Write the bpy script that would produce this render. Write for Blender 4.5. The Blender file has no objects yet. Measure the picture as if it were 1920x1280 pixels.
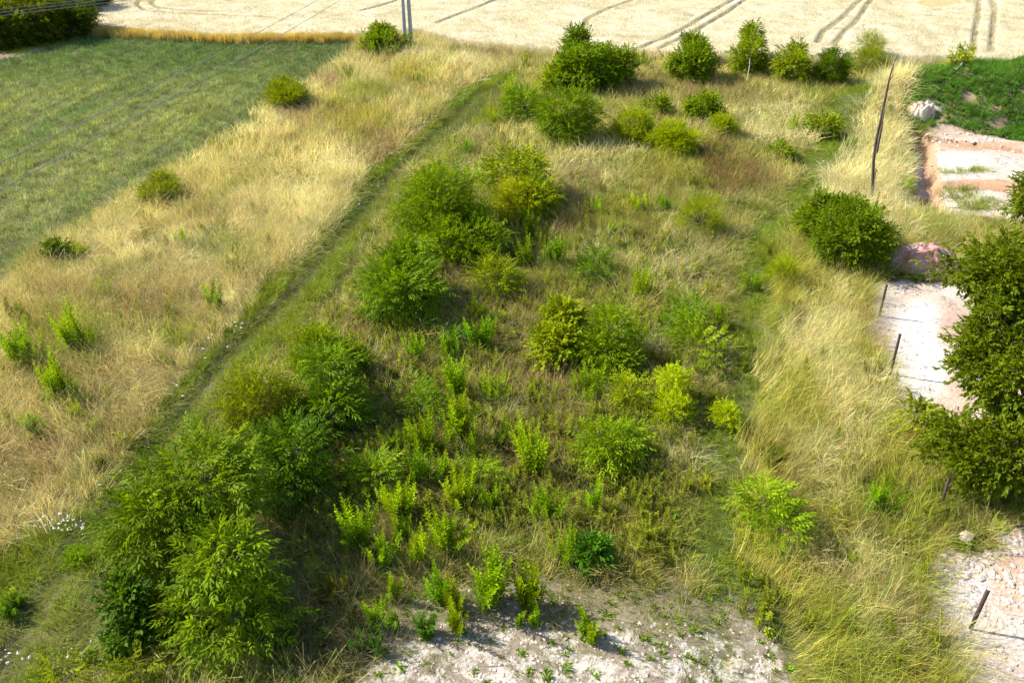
import bpy, math
import numpy as np
from mathutils import Matrix, Vector

# ---------------------------------------------------------------- camera, world, sun, exposure
SC = bpy.context.scene
COL = SC.collection
CAM_H, PITCH, FPX = 13.0, math.radians(32.5), 1500.0
cd = bpy.data.cameras.new('camera'); cam = bpy.data.objects.new('camera', cd); COL.objects.link(cam)
cam.location = (0, 0, CAM_H); cam.rotation_euler = (math.radians(90) - PITCH, 0, 0)
cd.sensor_width = 36; cd.lens = 36 * FPX / 1920; cd.clip_start = 0.2; cd.clip_end = 5000
SC.camera = cam
SUN_EL, SUN_AZ = math.radians(40), math.radians(-74)      # azimuth from +Y towards +X
sdir = Vector((math.sin(SUN_AZ) * math.cos(SUN_EL), math.cos(SUN_AZ) * math.cos(SUN_EL), math.sin(SUN_EL)))
w = bpy.data.worlds.new('World'); SC.world = w; w.use_nodes = True
sky = w.node_tree.nodes.new('ShaderNodeTexSky'); sky.sky_type = 'NISHITA'; sky.sun_disc = False
sky.sun_elevation = SUN_EL; sky.sun_rotation = SUN_AZ
bg = w.node_tree.nodes['Background']; bg.inputs['Strength'].default_value = 0.12
w.node_tree.links.new(sky.outputs[0], bg.inputs[0])
sl = bpy.data.lights.new('sun', 'SUN'); sl.energy = 4.7; sl.angle = math.radians(0.9); sl.color = (1, .94, .82)
so = bpy.data.objects.new('sun', sl); COL.objects.link(so)
so.rotation_euler = sdir.to_track_quat('Z', 'Y').to_euler()
SC.view_settings.view_transform = 'Standard'; SC.view_settings.look = 'None'
SC.view_settings.gamma = 1; SC.view_settings.use_curve_mapping = False
SC.view_settings.exposure = 1.15
SC.render.engine = 'CYCLES'; SC.cycles.max_bounces = 6; SC.cycles.diffuse_bounces = 3
SC.cycles.transmission_bounces = 4; SC.cycles.transparent_max_bounces = 4
try: SC.cycles.use_denoising = True
except Exception: pass

# ---------------------------------------------------------------- survey maths
R = np.random.default_rng(7)
CT, ST = math.cos(PITCH), math.sin(PITCH)
def ray(px, py):
    a = (px - 960.0) / FPX; b = (640.0 - py) / FPX
    return np.stack(np.broadcast_arrays(a, CT + b * ST, -ST + b * CT), -1)
def proj(x, y, z=0.0):
    x = np.asarray(x, float); y = np.asarray(y, float); z = np.asarray(z, float) - CAM_H
    d = y * CT - z * ST; u = y * ST + z * CT
    d = np.where(d < 0.1, 0.1, d)
    return 960 + FPX * x / d, 640 - FPX * u / d, d
def flat(px, py, z=0.0):
    r = ray(np.asarray(px, float), np.asarray(py, float)); t = (CAM_H - z) / -r[..., 2]
    return r[..., 0] * t, r[..., 1] * t
def hash2(i, j, s):
    n = (i.astype(np.int64) * 374761393 + j.astype(np.int64) * 668265263 + s * 1442695041) & 0xffffffff
    n = ((n ^ (n >> 13)) * 1274126177) & 0xffffffff
    return ((n ^ (n >> 16)) & 0xffff) / 65535.0
def vn(x, y, s=0):
    x = np.asarray(x, float); y = np.asarray(y, float)
    i = np.floor(x); j = np.floor(y); u = x - i; v = y - j
    u = u * u * (3 - 2 * u); v = v * v * (3 - 2 * v)
    a = hash2(i, j, s); b = hash2(i + 1, j, s); c = hash2(i, j + 1, s); d = hash2(i + 1, j + 1, s)
    return (a * (1 - u) + b * u) * (1 - v) + (c * (1 - u) + d * u) * v
def fbm(x, y, s=0, o=3):
    t = 0; a = 0.5; n = 0
    for k in range(o):
        t = t + a * vn(x * 2 ** k + 17.3 * k, y * 2 ** k + 9.1 * k, s + k); n += a; a *= 0.5
    return t / n
def sm(x, a, b):
    t = np.clip((x - a) / (b - a), 0, 1); return t * t * (3 - 2 * t)
def inpoly(px, py, poly):
    r = np.zeros(np.shape(px), bool); n = len(poly)
    for k in range(n):
        x0, y0 = poly[k]; x1, y1 = poly[(k + 1) % n]
        if y0 == y1: continue
        c = (y0 > py) != (y1 > py)
        r ^= c & (px < (x1 - x0) * (py - y0) / (y1 - y0) + x0)
    return r
def plan(poly):                                  # surveyed outline -> metres on the ground
    p = np.array(poly, float); x, y = flat(p[:, 0], p[:, 1]); return list(zip(x, y))
def dline(x, y, pts):                            # distance to a polyline
    d = np.full(np.shape(x), 1e9)
    for (x0, y0), (x1, y1) in zip(pts[:-1], pts[1:]):
        dx, dy = x1 - x0, y1 - y0; t = np.clip(((x - x0) * dx + (y - y0) * dy) / (dx * dx + dy * dy), 0, 1)
        d = np.minimum(d, np.hypot(x - x0 - t * dx, y - y0 - t * dy))
    return d

left_edge = [(0,1060),(80,1000),(170,915),(250,830),(330,720),(420,630),(500,540),(580,455),(640,400),(680,345),(740,290),(800,245),(840,195),(870,165),(940,138),(985,122)]
right_edge = [(150,1500),(170,1290),(215,1180),(250,1020),(320,870),(420,740),(540,640),(600,585),(670,525),(700,450),(720,380),(790,310),(860,268),(900,220),(960,160),(995,122)]
TRACK = plan([(-600,1500),(-400,1330)] + left_edge + right_edge[::-1])
CROP = plan([(-600,900),(-400,790),(0,530),(100,455),(250,370),(340,320),(480,230),(590,150),(665,95),(660,84),(400,82),(170,70),(100,90),(0,118),(-400,230),(-700,330)])
STRIP = plan([(-600,900),(-400,790),(0,530),(100,455),(250,370),(340,320),(480,230),(590,150),(665,95),(660,84),(780,72),(850,92),(960,102),(990,120)] + left_edge[::-1] + [(-400,1330),(-600,1500)])
PATH = plan([(1290,1290),(1290,1000),(1320,880),(1310,800),(1345,740),(1345,620),(1385,520),(1400,450),(1450,400),(1490,330),(1520,260),(1560,200),(1600,165),(1640,175),(1600,260),(1560,340),(1500,400),(1460,470),(1440,560),(1430,700),(1400,800),(1400,900),(1390,1000),(1450,1130),(1500,1290)])
BARE = plan([(600,1500),(680,1290),(700,1220),(750,1150),(820,1090),(900,1060),(990,1070),(1080,1100),(1180,1100),(1280,1095),(1400,1120),(1450,1200),(1490,1290),(1550,1500)])
TALL = plan([(1440,560),(1460,470),(1500,490),(1560,520),(1640,540),(1648,700),(1690,800),(1740,900),(1760,1030),(1770,1110),(1820,1200),(1860,1300),(1900,1500),(1550,1500),(1490,1290),(1450,1130),(1390,1000),(1400,900),(1400,800),(1430,700)])
PALE = plan([(1600,165),(1690,140),(1682,250),(1696,390),(1830,404),(1790,440),(1690,450),(1560,400),(1520,380),(1560,340),(1600,260)])
CLAY1 = plan([(1694,262),(1740,243),(1920,268),(2400,300),(2400,430),(1920,425),(1870,410),(1760,398),(1735,396),(1700,392)])
CLAY2 = plan([(1636,531),(1720,525),(1800,530),(2400,560),(2400,900),(1900,840),(1790,800),(1690,800),(1668,760),(1648,680),(1634,600)])
CLAY3 = plan([(1735,1045),(1800,1035),(1860,1030),(1880,1000),(1930,990),(2500,930),(2500,1500),(1900,1500),(1825,1290),(1805,1200),(1755,1140)])
WHEAT = plan([(165,68),(400,82),(660,84),(780,72),(850,92),(960,102),(1050,108),(1200,114),(1350,122),(1500,126),(1640,130),(1780,126),(1920,137),(2600,170),(2600,-200),(520,-200),(330,-60),(240,0),(195,30)])
MOUND = plan([(1690,215),(1700,170),(1740,150),(1800,140),(1920,140),(2400,150),(2400,295),(1920,268),(1740,243),(1700,250)])
FOREST = plan([(-700,330),(-400,230),(0,118),(100,90),(168,70),(195,30),(240,0),(330,-60),(520,-200),(-2500,-200),(-1800,300)])
OUTL = [(2, STRIP), (6, TALL), (7, PALE), (4, PATH), (3, TRACK), (5, BARE), (1, CROP), (10, FOREST), (11, MOUND), (8, CLAY1), (8, CLAY2), (8, CLAY3), (9, WHEAT)]
def zone(x, y, jit=0.5):
    jx = x + (fbm(x * .9, y * .9, 31) - .5) * 2 * jit; jy = y + (fbm(x * .9, y * .9, 57) - .5) * 2 * jit
    z = np.zeros(np.shape(x), np.int8)
    for k, p in OUTL: z[inpoly(jx, jy, p)] = k
    far = (y > 72); z[far & (z == 0)] = 9
    return z
rut_a = plan([(120,1290),(180,1130),(290,950),(400,800),(500,690),(560,640),(640,545),(680,480),(740,370),(800,300),(880,220),(950,150)])
rut_b = plan([(0,1280),(60,1140),(180,980),(290,830),(370,730),(450,640),(540,560),(620,470),(690,380),(760,305),(830,240),(900,170)])
TR = [plan(a) for a in ([(1725,258),(1728,290),(1736,330),(1742,385)], [(1738,345),(1830,348),(1920,362),(2100,380)], [(1735,262),(1800,268),(1870,280),(1960,292)])]
M0 = flat(1880, 215)
def hgt(x, y):
    x = np.asarray(x, float); y = np.asarray(y, float)
    h = (fbm(x * .13, y * .13, 3) - .5) * .35 + (fbm(x * .8, y * .8, 9) - .5) * .12
    h = h * sm(np.abs(y), 95, 60)
    h = h - .10 * sm(dline(x, y, rut_a), .35, .1) - .10 * sm(dline(x, y, rut_b), .35, .1)
    d = np.hypot((x - M0[0]) / 12.0, (y - M0[1] - .5) / 4.8)
    h = h + 2.4 * sm(d, 1.0, .15) * (.75 + .5 * fbm(x * .5, y * .5, 77))
    for k, t in enumerate(TR):
        wd = (.45, .2, .15)[k]; dp = (.8, .3, .2)[k]
        h = h - dp * sm(dline(x, y, t), wd + .12, wd)
    return h
def hit(px, py):                                 # first point of the terrain on a line of sight
    rr = ray(px, py); t = np.linspace(.55, 1.06, 700) * CAM_H / -rr[2]
    zz = CAM_H + rr[2] * t; h = hgt(rr[0] * t, rr[1] * t); k = int(np.argmax(zz <= h)) if (zz <= h).any() else 699
    return float(rr[0] * t[k]), float(rr[1] * t[k]), float(h[k])

# ---------------------------------------------------------------- materials
def N(nt, t, **k):
    n = nt.nodes.new(t)
    for a, b in k.items(): setattr(n, a, b)
    return n
def leaf_material(name, source, trans=.48, rough=.6, spec=.12, tf=(1.35, 1.2, .25)):
    """source: 'INSTANCER' reads the plant's own colour from the tint attribute, 'OBJECT' from the object colour."""
    m = bpy.data.materials.new(name); m.use_nodes = True; nt = m.node_tree; nt.nodes.clear(); L = nt.links.new
    if source == 'INSTANCER':
        c = N(nt, 'ShaderNodeAttribute', attribute_type='INSTANCER', attribute_name='tint').outputs['Color']
    else:
        c = N(nt, 'ShaderNodeObjectInfo').outputs['Color']
    v = N(nt, 'ShaderNodeAttribute', attribute_type='GEOMETRY', attribute_name='var')
    mx = N(nt, 'ShaderNodeMix', data_type='RGBA', blend_type='MULTIPLY'); mx.inputs[0].default_value = 1
    L(c, mx.inputs[6]); L(v.outputs['Color'], mx.inputs[7])
    tx = N(nt, 'ShaderNodeMix', data_type='RGBA', blend_type='MULTIPLY'); tx.inputs[0].default_value = 1
    L(mx.outputs[2], tx.inputs[6]); tx.inputs[7].default_value = (*tf, 1)
    p = N(nt, 'ShaderNodeBsdfPrincipled'); L(mx.outputs[2], p.inputs['Base Color'])
    p.inputs['Roughness'].default_value = rough; p.inputs['Specular IOR Level'].default_value = spec
    t = N(nt, 'ShaderNodeBsdfTranslucent'); L(tx.outputs[2], t.inputs['Color'])
    ms = N(nt, 'ShaderNodeMixShader'); ms.inputs[0].default_value = trans
    L(p.outputs[0], ms.inputs[1]); L(t.outputs[0], ms.inputs[2])
    o = N(nt, 'ShaderNodeOutputMaterial'); L(ms.outputs[0], o.inputs[0]); return m
def plain(name, col, col2=None, scale=8, rough=.9, bump=.3, stretch=(1, 1, 1)):
    m = bpy.data.materials.new(name); m.use_nodes = True; nt = m.node_tree; L = nt.links.new
    p = nt.nodes['Principled BSDF']; p.inputs['Roughness'].default_value = rough; p.inputs['Specular IOR Level'].default_value = .2
    tc = N(nt, 'ShaderNodeTexCoord'); mp = N(nt, 'ShaderNodeMapping'); mp.inputs['Scale'].default_value = stretch
    L(tc.outputs['Object'], mp.inputs[0])
    n = N(nt, 'ShaderNodeTexNoise'); n.inputs['Scale'].default_value = scale; n.inputs['Detail'].default_value = 6
    L(mp.outputs[0], n.inputs['Vector'])
    r = N(nt, 'ShaderNodeMix', data_type='RGBA'); r.inputs[6].default_value = (*col, 1); r.inputs[7].default_value = (*(col2 or [c * .55 for c in col]), 1)
    L(n.outputs[0], r.inputs[0]); L(r.outputs[2], p.inputs['Base Color'])
    b = N(nt, 'ShaderNodeBump'); b.inputs['Strength'].default_value = bump; b.inputs['Distance'].default_value = .05
    L(n.outputs[0], b.inputs['Height']); L(b.outputs[0], p.inputs['Normal']); return m
def soil_material(name, crack=False, crust=None, grain=14., bump=.6):
    """soil colour from the surveyed soil attribute, fine grain, optional white crust and drying cracks"""
    m = bpy.data.materials.new(name); m.use_nodes = True; nt = m.node_tree; L = nt.links.new
    p = nt.nodes['Principled BSDF']; p.inputs['Roughness'].default_value = .95; p.inputs['Specular IOR Level'].default_value = .1
    g = N(nt, 'ShaderNodeNewGeometry')
    a = N(nt, 'ShaderNodeAttribute', attribute_name='soil')
    n = N(nt, 'ShaderNodeTexNoise'); n.inputs['Scale'].default_value = grain; n.inputs['Detail'].default_value = 8; n.inputs['Roughness'].default_value = .75
    L(g.outputs['Position'], n.inputs['Vector'])
    rr = N(nt, 'ShaderNodeMapRange'); rr.inputs[1].default_value = .3; rr.inputs[2].default_value = .7; rr.inputs[3].default_value = .55; rr.inputs[4].default_value = 1.35
    L(n.outputs[0], rr.inputs[0])
    vm = N(nt, 'ShaderNodeVectorMath', operation='SCALE'); L(a.outputs['Color'], vm.inputs[0]); L(rr.outputs[0], vm.inputs['Scale'])
    col = vm.outputs[0]; hsum = n.outputs[0]
    if crust:
        n2 = N(nt, 'ShaderNodeTexNoise'); n2.inputs['Scale'].default_value = 3.2; n2.inputs['Detail'].default_value = 9; n2.inputs['Roughness'].default_value = .68
        L(g.outputs['Position'], n2.inputs['Vector'])
        am = N(nt, 'ShaderNodeAttribute', attribute_name='bare')
        ad = N(nt, 'ShaderNodeMath', operation='ADD'); L(n2.outputs[0], ad.inputs[0]); L(am.outputs['Fac'], ad.inputs[1])
        mr = N(nt, 'ShaderNodeMapRange'); mr.inputs[1].default_value = .98; mr.inputs[2].default_value = 1.08
        L(ad.outputs[0], mr.inputs[0])
        cm = N(nt, 'ShaderNodeMix', data_type='RGBA'); L(mr.outputs[0], cm.inputs[0]); L(col, cm.inputs[6])
        n3 = N(nt, 'ShaderNodeVectorMath', operation='SCALE'); n3.inputs[0].default_value = crust; L(rr.outputs[0], n3.inputs['Scale'])
        L(n3.outputs[0], cm.inputs[7]); col = cm.outputs[2]
    if crack:
        vo = N(nt, 'ShaderNodeTexVoronoi', feature='DISTANCE_TO_EDGE'); vo.inputs['Scale'].default_value = 3.2
        wp = N(nt, 'ShaderNodeTexNoise'); wp.inputs['Scale'].default_value = 2.2; wp.inputs['Detail'].default_value = 4
        L(g.outputs['Position'], wp.inputs['Vector'])
        wm = N(nt, 'ShaderNodeVectorMath', operation='MULTIPLY_ADD'); L(wp.outputs['Color'], wm.inputs[0]); wm.inputs[1].default_value = (.9, .9, .9); L(g.outputs['Position'], wm.inputs[2])
        L(wm.outputs[0], vo.inputs['Vector'])
        mc = N(nt, 'ShaderNodeMapRange'); mc.inputs[1].default_value = .0; mc.inputs[2].default_value = .05
        L(vo.outputs['Distance'], mc.inputs[0])
        v2 = N(nt, 'ShaderNodeMapRange'); v2.inputs[1].default_value = .36; v2.inputs[2].default_value = .47; L(wp.outputs[0], v2.inputs[0])
        mxm = N(nt, 'ShaderNodeMath', operation='MAXIMUM'); L(mc.outputs[0], mxm.inputs[0]); L(v2.outputs[0], mxm.inputs[1])
        cm = N(nt, 'ShaderNodeMix', data_type='RGBA'); L(mxm.outputs[0], cm.inputs[0]); cm.inputs[6].default_value = (.16, .085, .06, 1); L(col, cm.inputs[7]); col = cm.outputs[2]
        ad2 = N(nt, 'ShaderNodeMath', operation='ADD'); L(hsum, ad2.inputs[0]); L(mxm.outputs[0], ad2.inputs[1]); hsum = ad2.outputs[0]
    L(col, p.inputs['Base Color'])
    b = N(nt, 'ShaderNodeBump'); b.inputs['Strength'].default_value = bump; b.inputs['Distance'].default_value = .06
    L(hsum, b.inputs['Height']); L(b.outputs[0], p.inputs['Normal']); return m
MAT = dict(
    grass=leaf_material('grass_blades', 'INSTANCER', .40, .6, .2, (1.1, 1.05, .75)),
    leaf=leaf_material('tree_leaves', 'OBJECT'),
    bark=plain('bark', (.22, .19, .15), (.10, .08, .06), 20, stretch=(1, 1, .2)),
    pale_bark=plain('pale_bark', (.55, .52, .46), (.28, .25, .2), 18, stretch=(1, 1, .3)),
    dead=plain('weathered_wood', (.13, .10, .08), (.05, .04, .035), 14, stretch=(1, 1, .15)),
    concrete=plain('pole_concrete', (.42, .41, .40), (.3, .29, .28), 6, bump=.1),
    steel=plain('rusty_dark_steel', (.03, .022, .02), (.055, .03, .022), 25, rough=.6, bump=.1),
    wire=plain('wire', (.2, .2, .2), (.14, .14, .14), 5, rough=.45, bump=0),
    white=plain('white_petals', (.8, .8, .76), (.7, .7, .66), 5, bump=0),
    soil=soil_material('soil', crust=(.49, .44, .375)),
    straw=soil_material('wheat_ears', grain=5., bump=1.),
    clay=soil_material('cracked_clay', crack=True, bump=.45),
    stone=plain('pale_stone', (.60, .52, .46), (.42, .33, .28), 5, bump=.4))

# ---------------------------------------------------------------- mesh helpers
def mk(name, V, F, mat, parent=None, var=None, smooth=False, extra=None, link=True):
    me = bpy.data.meshes.new(name)
    V = np.ascontiguousarray(V, np.float32); F = np.asarray(F)
    nf, k = F.shape
    me.vertices.add(len(V)); me.vertices.foreach_set('co', V.ravel())
    me.loops.add(nf * k); me.loops.foreach_set('vertex_index', F.ravel().astype(np.int32))
    me.polygons.add(nf); me.polygons.foreach_set('loop_start', np.arange(0, nf * k, k, dtype=np.int32))
    if smooth: me.polygons.foreach_set('use_smooth', np.ones(nf, bool))
    for nm, arr in ([('var', var)] if var is not None else []) + (extra or []):
        arr = np.asarray(arr, np.float32)
        if arr.ndim == 2:
            at = me.attributes.new(nm, 'FLOAT_COLOR', 'POINT'); c = np.ones((len(V), 4), np.float32); c[:, :3] = arr; at.data.foreach_set('color', c.ravel())
        else:
            at = me.attributes.new(nm, 'FLOAT', 'POINT'); at.data.foreach_set('value', arr)
    me.update(calc_edges=True); me.validate()
    me.materials.append(mat)
    o = bpy.data.objects.new(name, me)
    if link: COL.objects.link(o)
    if parent is not None: o.parent = parent
    return o
def thing(name, label, cat, loc, group=None):
    o = bpy.data.objects.new(name, None); COL.objects.link(o); o.location = loc; o.empty_display_size = .2
    o['label'] = label; o['category'] = cat
    if group: o['group'] = group
    return o
def tag(o, label, cat, group=None):
    o['label'] = label; o['category'] = cat
    if group: o['group'] = group
    return o
def tube(paths, sides=5):
    """paths: list of (points n x 3, radii n). one vertex/face set"""
    V = []; F = []; b = 0
    an = np.arange(sides) * 2 * np.pi / sides
    for P, r in paths:
        P = np.asarray(P, float); n = len(P); T = np.gradient(P, axis=0); T /= np.linalg.norm(T, axis=1)[:, None] + 1e-9
        up = np.where(np.abs(T[:, 2:3]) > .9, [[1., 0, 0]], [[0, 0, 1.]]) if False else np.tile([[.31, .95, .05]], (n, 1))
        A = np.cross(T, up); A /= np.linalg.norm(A, axis=1)[:, None] + 1e-9; B = np.cross(T, A)
        ring = P[:, None] + (A[:, None] * np.cos(an)[None, :, None] + B[:, None] * np.sin(an)[None, :, None]) * np.asarray(r, float)[:, None, None]
        V.append(ring.reshape(-1, 3))
        for i in range(n - 1):
            for j in range(sides):
                k = (j + 1) % sides; F.append((b + i * sides + j, b + i * sides + k, b + (i + 1) * sides + k, b + (i + 1) * sides + j))
        b += n * sides
        V.append(P[-1:] + T[-1:] * float(np.asarray(r)[-1]) * .5)
        for j in range(sides): F.append((b - sides + j, b - sides + (j + 1) % sides, b, b))
        b += 1
    return np.concatenate(V), np.array([f for f in F])
def tubes_obj(name, paths, mat, parent=None, sides=5):
    V, F = tube(paths, sides)
    tri = F[:, 2] == F[:, 3]; Q = F[~tri]; T3 = F[tri][:, :3]
    allt = np.concatenate([Q[:, [0, 1, 2]], Q[:, [0, 2, 3]], T3])
    return mk(name, V, allt, mat, parent, smooth=True)

# ---------------------------------------------------------------- grass clumps (assets for the uncountable grass)
def blades(n, rad, h0, h1, width, bend, seg=3, head=0., hue=.27, rng=R, upright=0.):
    V = []; F = []; C = []
    a = rng.uniform(0, 2 * np.pi, n); rr = rad * np.sqrt(rng.uniform(0, 1, n))
    bx = rr * np.cos(a); by = rr * np.sin(a)
    da = a + rng.normal(0, 1.0, n); H = rng.uniform(h0, h1, n); bd = bend * rng.uniform(.25, 1.3, n) * H
    fa = rng.uniform(0, np.pi, n); wd = width * rng.uniform(.6, 1.3, n)
    hd = rng.uniform(0, 1, n) < head
    t = np.linspace(0, 1, seg + 1)
    c = 1 + rng.normal(0, hue, (n, 1)) + rng.normal(0, hue * .35, (n, 3)); c = np.clip(c, .35, 1.7)
    for i in range(seg + 1):
        u = t[i]; k = bd * u ** 2
        x = bx + np.cos(da) * k; y = by + np.sin(da) * k; z = H * (u - .28 * u ** 2.5 * np.minimum(bend, 1.2))
        ww = wd * (1 - u ** 1.6 * .85) * .5
        ww = np.where(hd, wd * (.28, .25, .25, 1.1, .4, .3)[min(i if seg == 3 else i, 5)] * .6, ww)
        if i == seg: ww = np.where(hd, wd * .35, ww * .5)
        V += [np.stack([x - np.cos(fa) * ww, y - np.sin(fa) * ww, z], 1), np.stack([x + np.cos(fa) * ww, y + np.sin(fa) * ww, z], 1)]
        C += [c, c]
    for i in range(seg):
        s = np.arange(n); F.append(np.stack([2 * i * n + s, (2 * i + 1) * n + s, (2 * i + 3) * n + s, (2 * i + 2) * n + s], 1))
    return np.concatenate(V), np.concatenate(F), np.concatenate(C)
def asset(name, *a, **k):
    V, F, C = blades(*a, **k); return mk(name, V, F, MAT['grass'], var=C, link=False)
tall_as = [asset('tall_grass_tuft', 90, .34, .35, 1.0, .0105, b, head=.5) for b in (.4, .6, .8, .5, .95)]
far_as = [asset('far_grass_tuft', 75, .55, .35, 1.0, .024, b, seg=2) for b in (.5, .8, 1.0)]
short_as = [asset('short_grass_tuft', 70, .36, .35, 1.0, .016, b, seg=2, hue=.2) for b in (.25, .4, .6)]
crop_as = [asset('crop_tuft', 46, .30, .5, 1.0, .02, b, seg=2, hue=.28) for b in (.3, .45, .2)]
wheat_as = [asset('wheat_tuft', 110, .60, .8, 1.0, .035, b, seg=2, hue=.12) for b in (.12, .2, .28)]
def rosette(n, rng=R):
    V = []; F = []; C = []
    for i in range(n):
        a = rng.uniform(0, 6.28); e = rng.uniform(.2, 1.2); l = rng.uniform(.5, 1); p0 = rng.normal(0, .25, 3) * [1, 1, 0]; w_ = .17 * l
        d = np.array([math.cos(a) * math.cos(e), math.sin(a) * math.cos(e), math.sin(e)]); s = np.array([-math.sin(a), math.cos(a), 0])
        b = len(V) ; m_ = p0 + d * l * .5 + [0, 0, .06]
        V += [p0, m_ - s * w_, p0 + d * l, m_ + s * w_]; F.append((b, b + 1, b + 2, b + 3)); C += [np.clip(1 + rng.normal(0, .22) + rng.normal(0, .06, 3), .4, 1.7)] * 4
    return np.array(V), np.array(F), np.array(C)
herb_as = [mk('herb', *rosette(26)[:2], MAT['grass'], var=None, link=False) for _ in range(0)]
for _ in range(4):
    V, F, C = rosette(26); herb_as.append(mk('herb', V, F, MAT['grass'], var=C, link=False))

def scatter(name, pts, rot, scl, tint, assets, seed=1):
    n = len(pts); me = bpy.data.meshes.new(name); me.vertices.add(n)
    me.vertices.foreach_set('co', np.ascontiguousarray(pts, np.float32).ravel())
    for nm, arr, ty in (('rot', rot, 'FLOAT_VECTOR'), ('scl', scl, 'FLOAT_VECTOR')):
        me.attributes.new(nm, ty, 'POINT').data.foreach_set('vector', np.ascontiguousarray(arr, np.float32).ravel())
    c = np.ones((n, 4), np.float32); c[:, :3] = tint; me.attributes.new('tint', 'FLOAT_COLOR', 'POINT').data.foreach_set('color', c.ravel())
    me.attributes.new('idx', 'INT', 'POINT').data.foreach_set('value', np.random.default_rng(seed).integers(0, len(assets), n).astype(np.int32))
    o = bpy.data.objects.new(name, me); COL.objects.link(o); o['kind'] = 'stuff'
    ng = bpy.data.node_groups.new(name + '_nodes', 'GeometryNodeTree')
    ng.interface.new_socket('Geometry', in_out='INPUT', socket_type='NodeSocketGeometry'); ng.interface.new_socket('Geometry', in_out='OUTPUT', socket_type='NodeSocketGeometry')
    gi = ng.nodes.new('NodeGroupInput'); go = ng.nodes.new('NodeGroupOutput'); ip = ng.nodes.new('GeometryNodeInstanceOnPoints')
    jn = ng.nodes.new('GeometryNodeJoinGeometry'); L = ng.links.new
    for a in assets:
        oi = ng.nodes.new('GeometryNodeObjectInfo'); oi.inputs['Object'].default_value = a; oi.inputs['As Instance'].default_value = True
        L(oi.outputs['Geometry'], jn.inputs[0])
    def na(nm, ty):
        q = ng.nodes.new('GeometryNodeInputNamedAttribute'); q.data_type = ty; q.inputs['Name'].default_value = nm; return q.outputs[0]
    er = ng.nodes.new('FunctionNodeEulerToRotation'); L(na('rot', 'FLOAT_VECTOR'), er.inputs[0])
    L(gi.outputs[0], ip.inputs['Points']); L(jn.outputs[0], ip.inputs['Instance']); ip.inputs['Pick Instance'].default_value = True
    L(na('idx', 'INT'), ip.inputs['Instance Index']); L(er.outputs[0], ip.inputs['Rotation']); L(na('scl', 'FLOAT_VECTOR'), ip.inputs['Scale'])
    L(ip.outputs[0], go.inputs[0]); o.modifiers.new('tufts', 'NODES').node_group = ng
    return o

# ---------------------------------------------------------------- terrain, split into its surfaces
def axis(lo, hi, st, far):
    a = list(np.arange(lo, hi, st)); g = st; x = hi
    while x < far: a.append(x); g *= 1.35; x += g
    g = st; x = lo - st; pre = []
    while x > -far: pre.append(x); g *= 1.35; x -= g
    return np.array(pre[::-1] + a)
gx = np.unique(np.r_[axis(-34, 40, .2, 1500), np.arange(-52, -34.2, .3), np.arange(40.3, 60, .3)]); gx = gx[np.r_[True, np.diff(gx) > .08]]
gy = axis(6, 84, .215, 1500)
GX, GY = np.meshgrid(gx, gy); GH = hgt(GX, GY)
Z = zone(GX, GY)
soil = np.zeros(GX.shape + (3,)); bare = np.zeros(GX.shape)
n1 = fbm(GX * .5, GY * .5, 5)[..., None]; n2 = fbm(GX * 2.1, GY * 2.1, 6)[..., None]
def two(a, b, t): return np.array(a) * (1 - t) + np.array(b) * t
soil[:] = two((.13, .095, .06), (.12, .12, .035), n1)
for k, a, b in ((1, (.11, .12, .045), (.15, .13, .06)), (2, (.26, .21, .10), (.17, .15, .05)), (3, (.08, .12, .015), (.14, .13, .05)), (4, (.08, .11, .03), (.16, .14, .09)),
                (5, (.25, .20, .15), (.17, .16, .09)), (6, (.17, .15, .06), (.12, .12, .03)), (7, (.3, .25, .13), (.18, .17, .06)),
                (8, (.47, .42, .36), (.43, .32, .25)), (9, (.48, .42, .27), (.55, .49, .35)), (10, (.07, .06, .03), (.14, .10, .07)), (11, (.08, .12, .03), (.32, .22, .15))):
    c = two(a, b, sm(n1 * .6 + n2 * .4, .35, .65)); soil[Z == k] = c[Z == k]
PXg, PYg, _ = proj(GX, GY, np.where(Z == 11, GH, 0))
bare[Z == 5] = 0.31 + .22 * sm(PYg[Z == 5], 1090, 1260)
bare[(Z == 3)] = .16; bare[Z == 4] = .24; bare[Z == 0] = .1
bare[(Z == 0) & (np.hypot(PXg - 1350, PYg - 820) < 60)] = .3
def blob(px, py, rx, ry): return sm(np.hypot((PXg - px) / rx, (PYg - py) / ry), 1.15, .6)
for (px, py, rx, ry, c) in ((1820, 1250, 70, 50, (.52, .42, .37)), (1800, 1100, 60, 60, (.6, .53, .52)), (1905, 1090, 40, 60, (.5, .33, .24)), (1890, 1010, 60, 30, (.45, .33, .24)),
                            (1725, 660, 60, 110, (.6, .56, .51)), (1800, 620, 50, 40, (.4, .28, .22)), (1728, 330, 16, 80, (.42, .28, .21)), (1830, 346, 110, 9, (.42, .26, .16)),
                            (1830, 275, 110, 10, (.42, .28, .19)), (1800, 305, 60, 20, (.6, .54, .44)), (1735, 200, 34, 14, (.62, .55, .42)), (1770, 235, 60, 12, (.4, .28, .2)),
                            (60, 105, 130, 16, (.26, .19, .13))):
    t = blob(px, py, rx, ry)[..., None]; t = t * np.isin(Z, (8, 11, 10))[..., None]; soil = soil * (1 - t) + np.array(c) * t
for k, t in enumerate(TR):
    dd = dline(GX, GY, t); wd = (.45, .2, .15)[k]; m_ = (Z == 8) & (dd < wd + .22); soil[m_] = (.38, .24, .15)
    m_ = (Z == 8) & (dd < wd * .6); soil[m_] = ((.34, .29, .29), (.36, .2, .12), (.36, .2, .12))[k]
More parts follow.
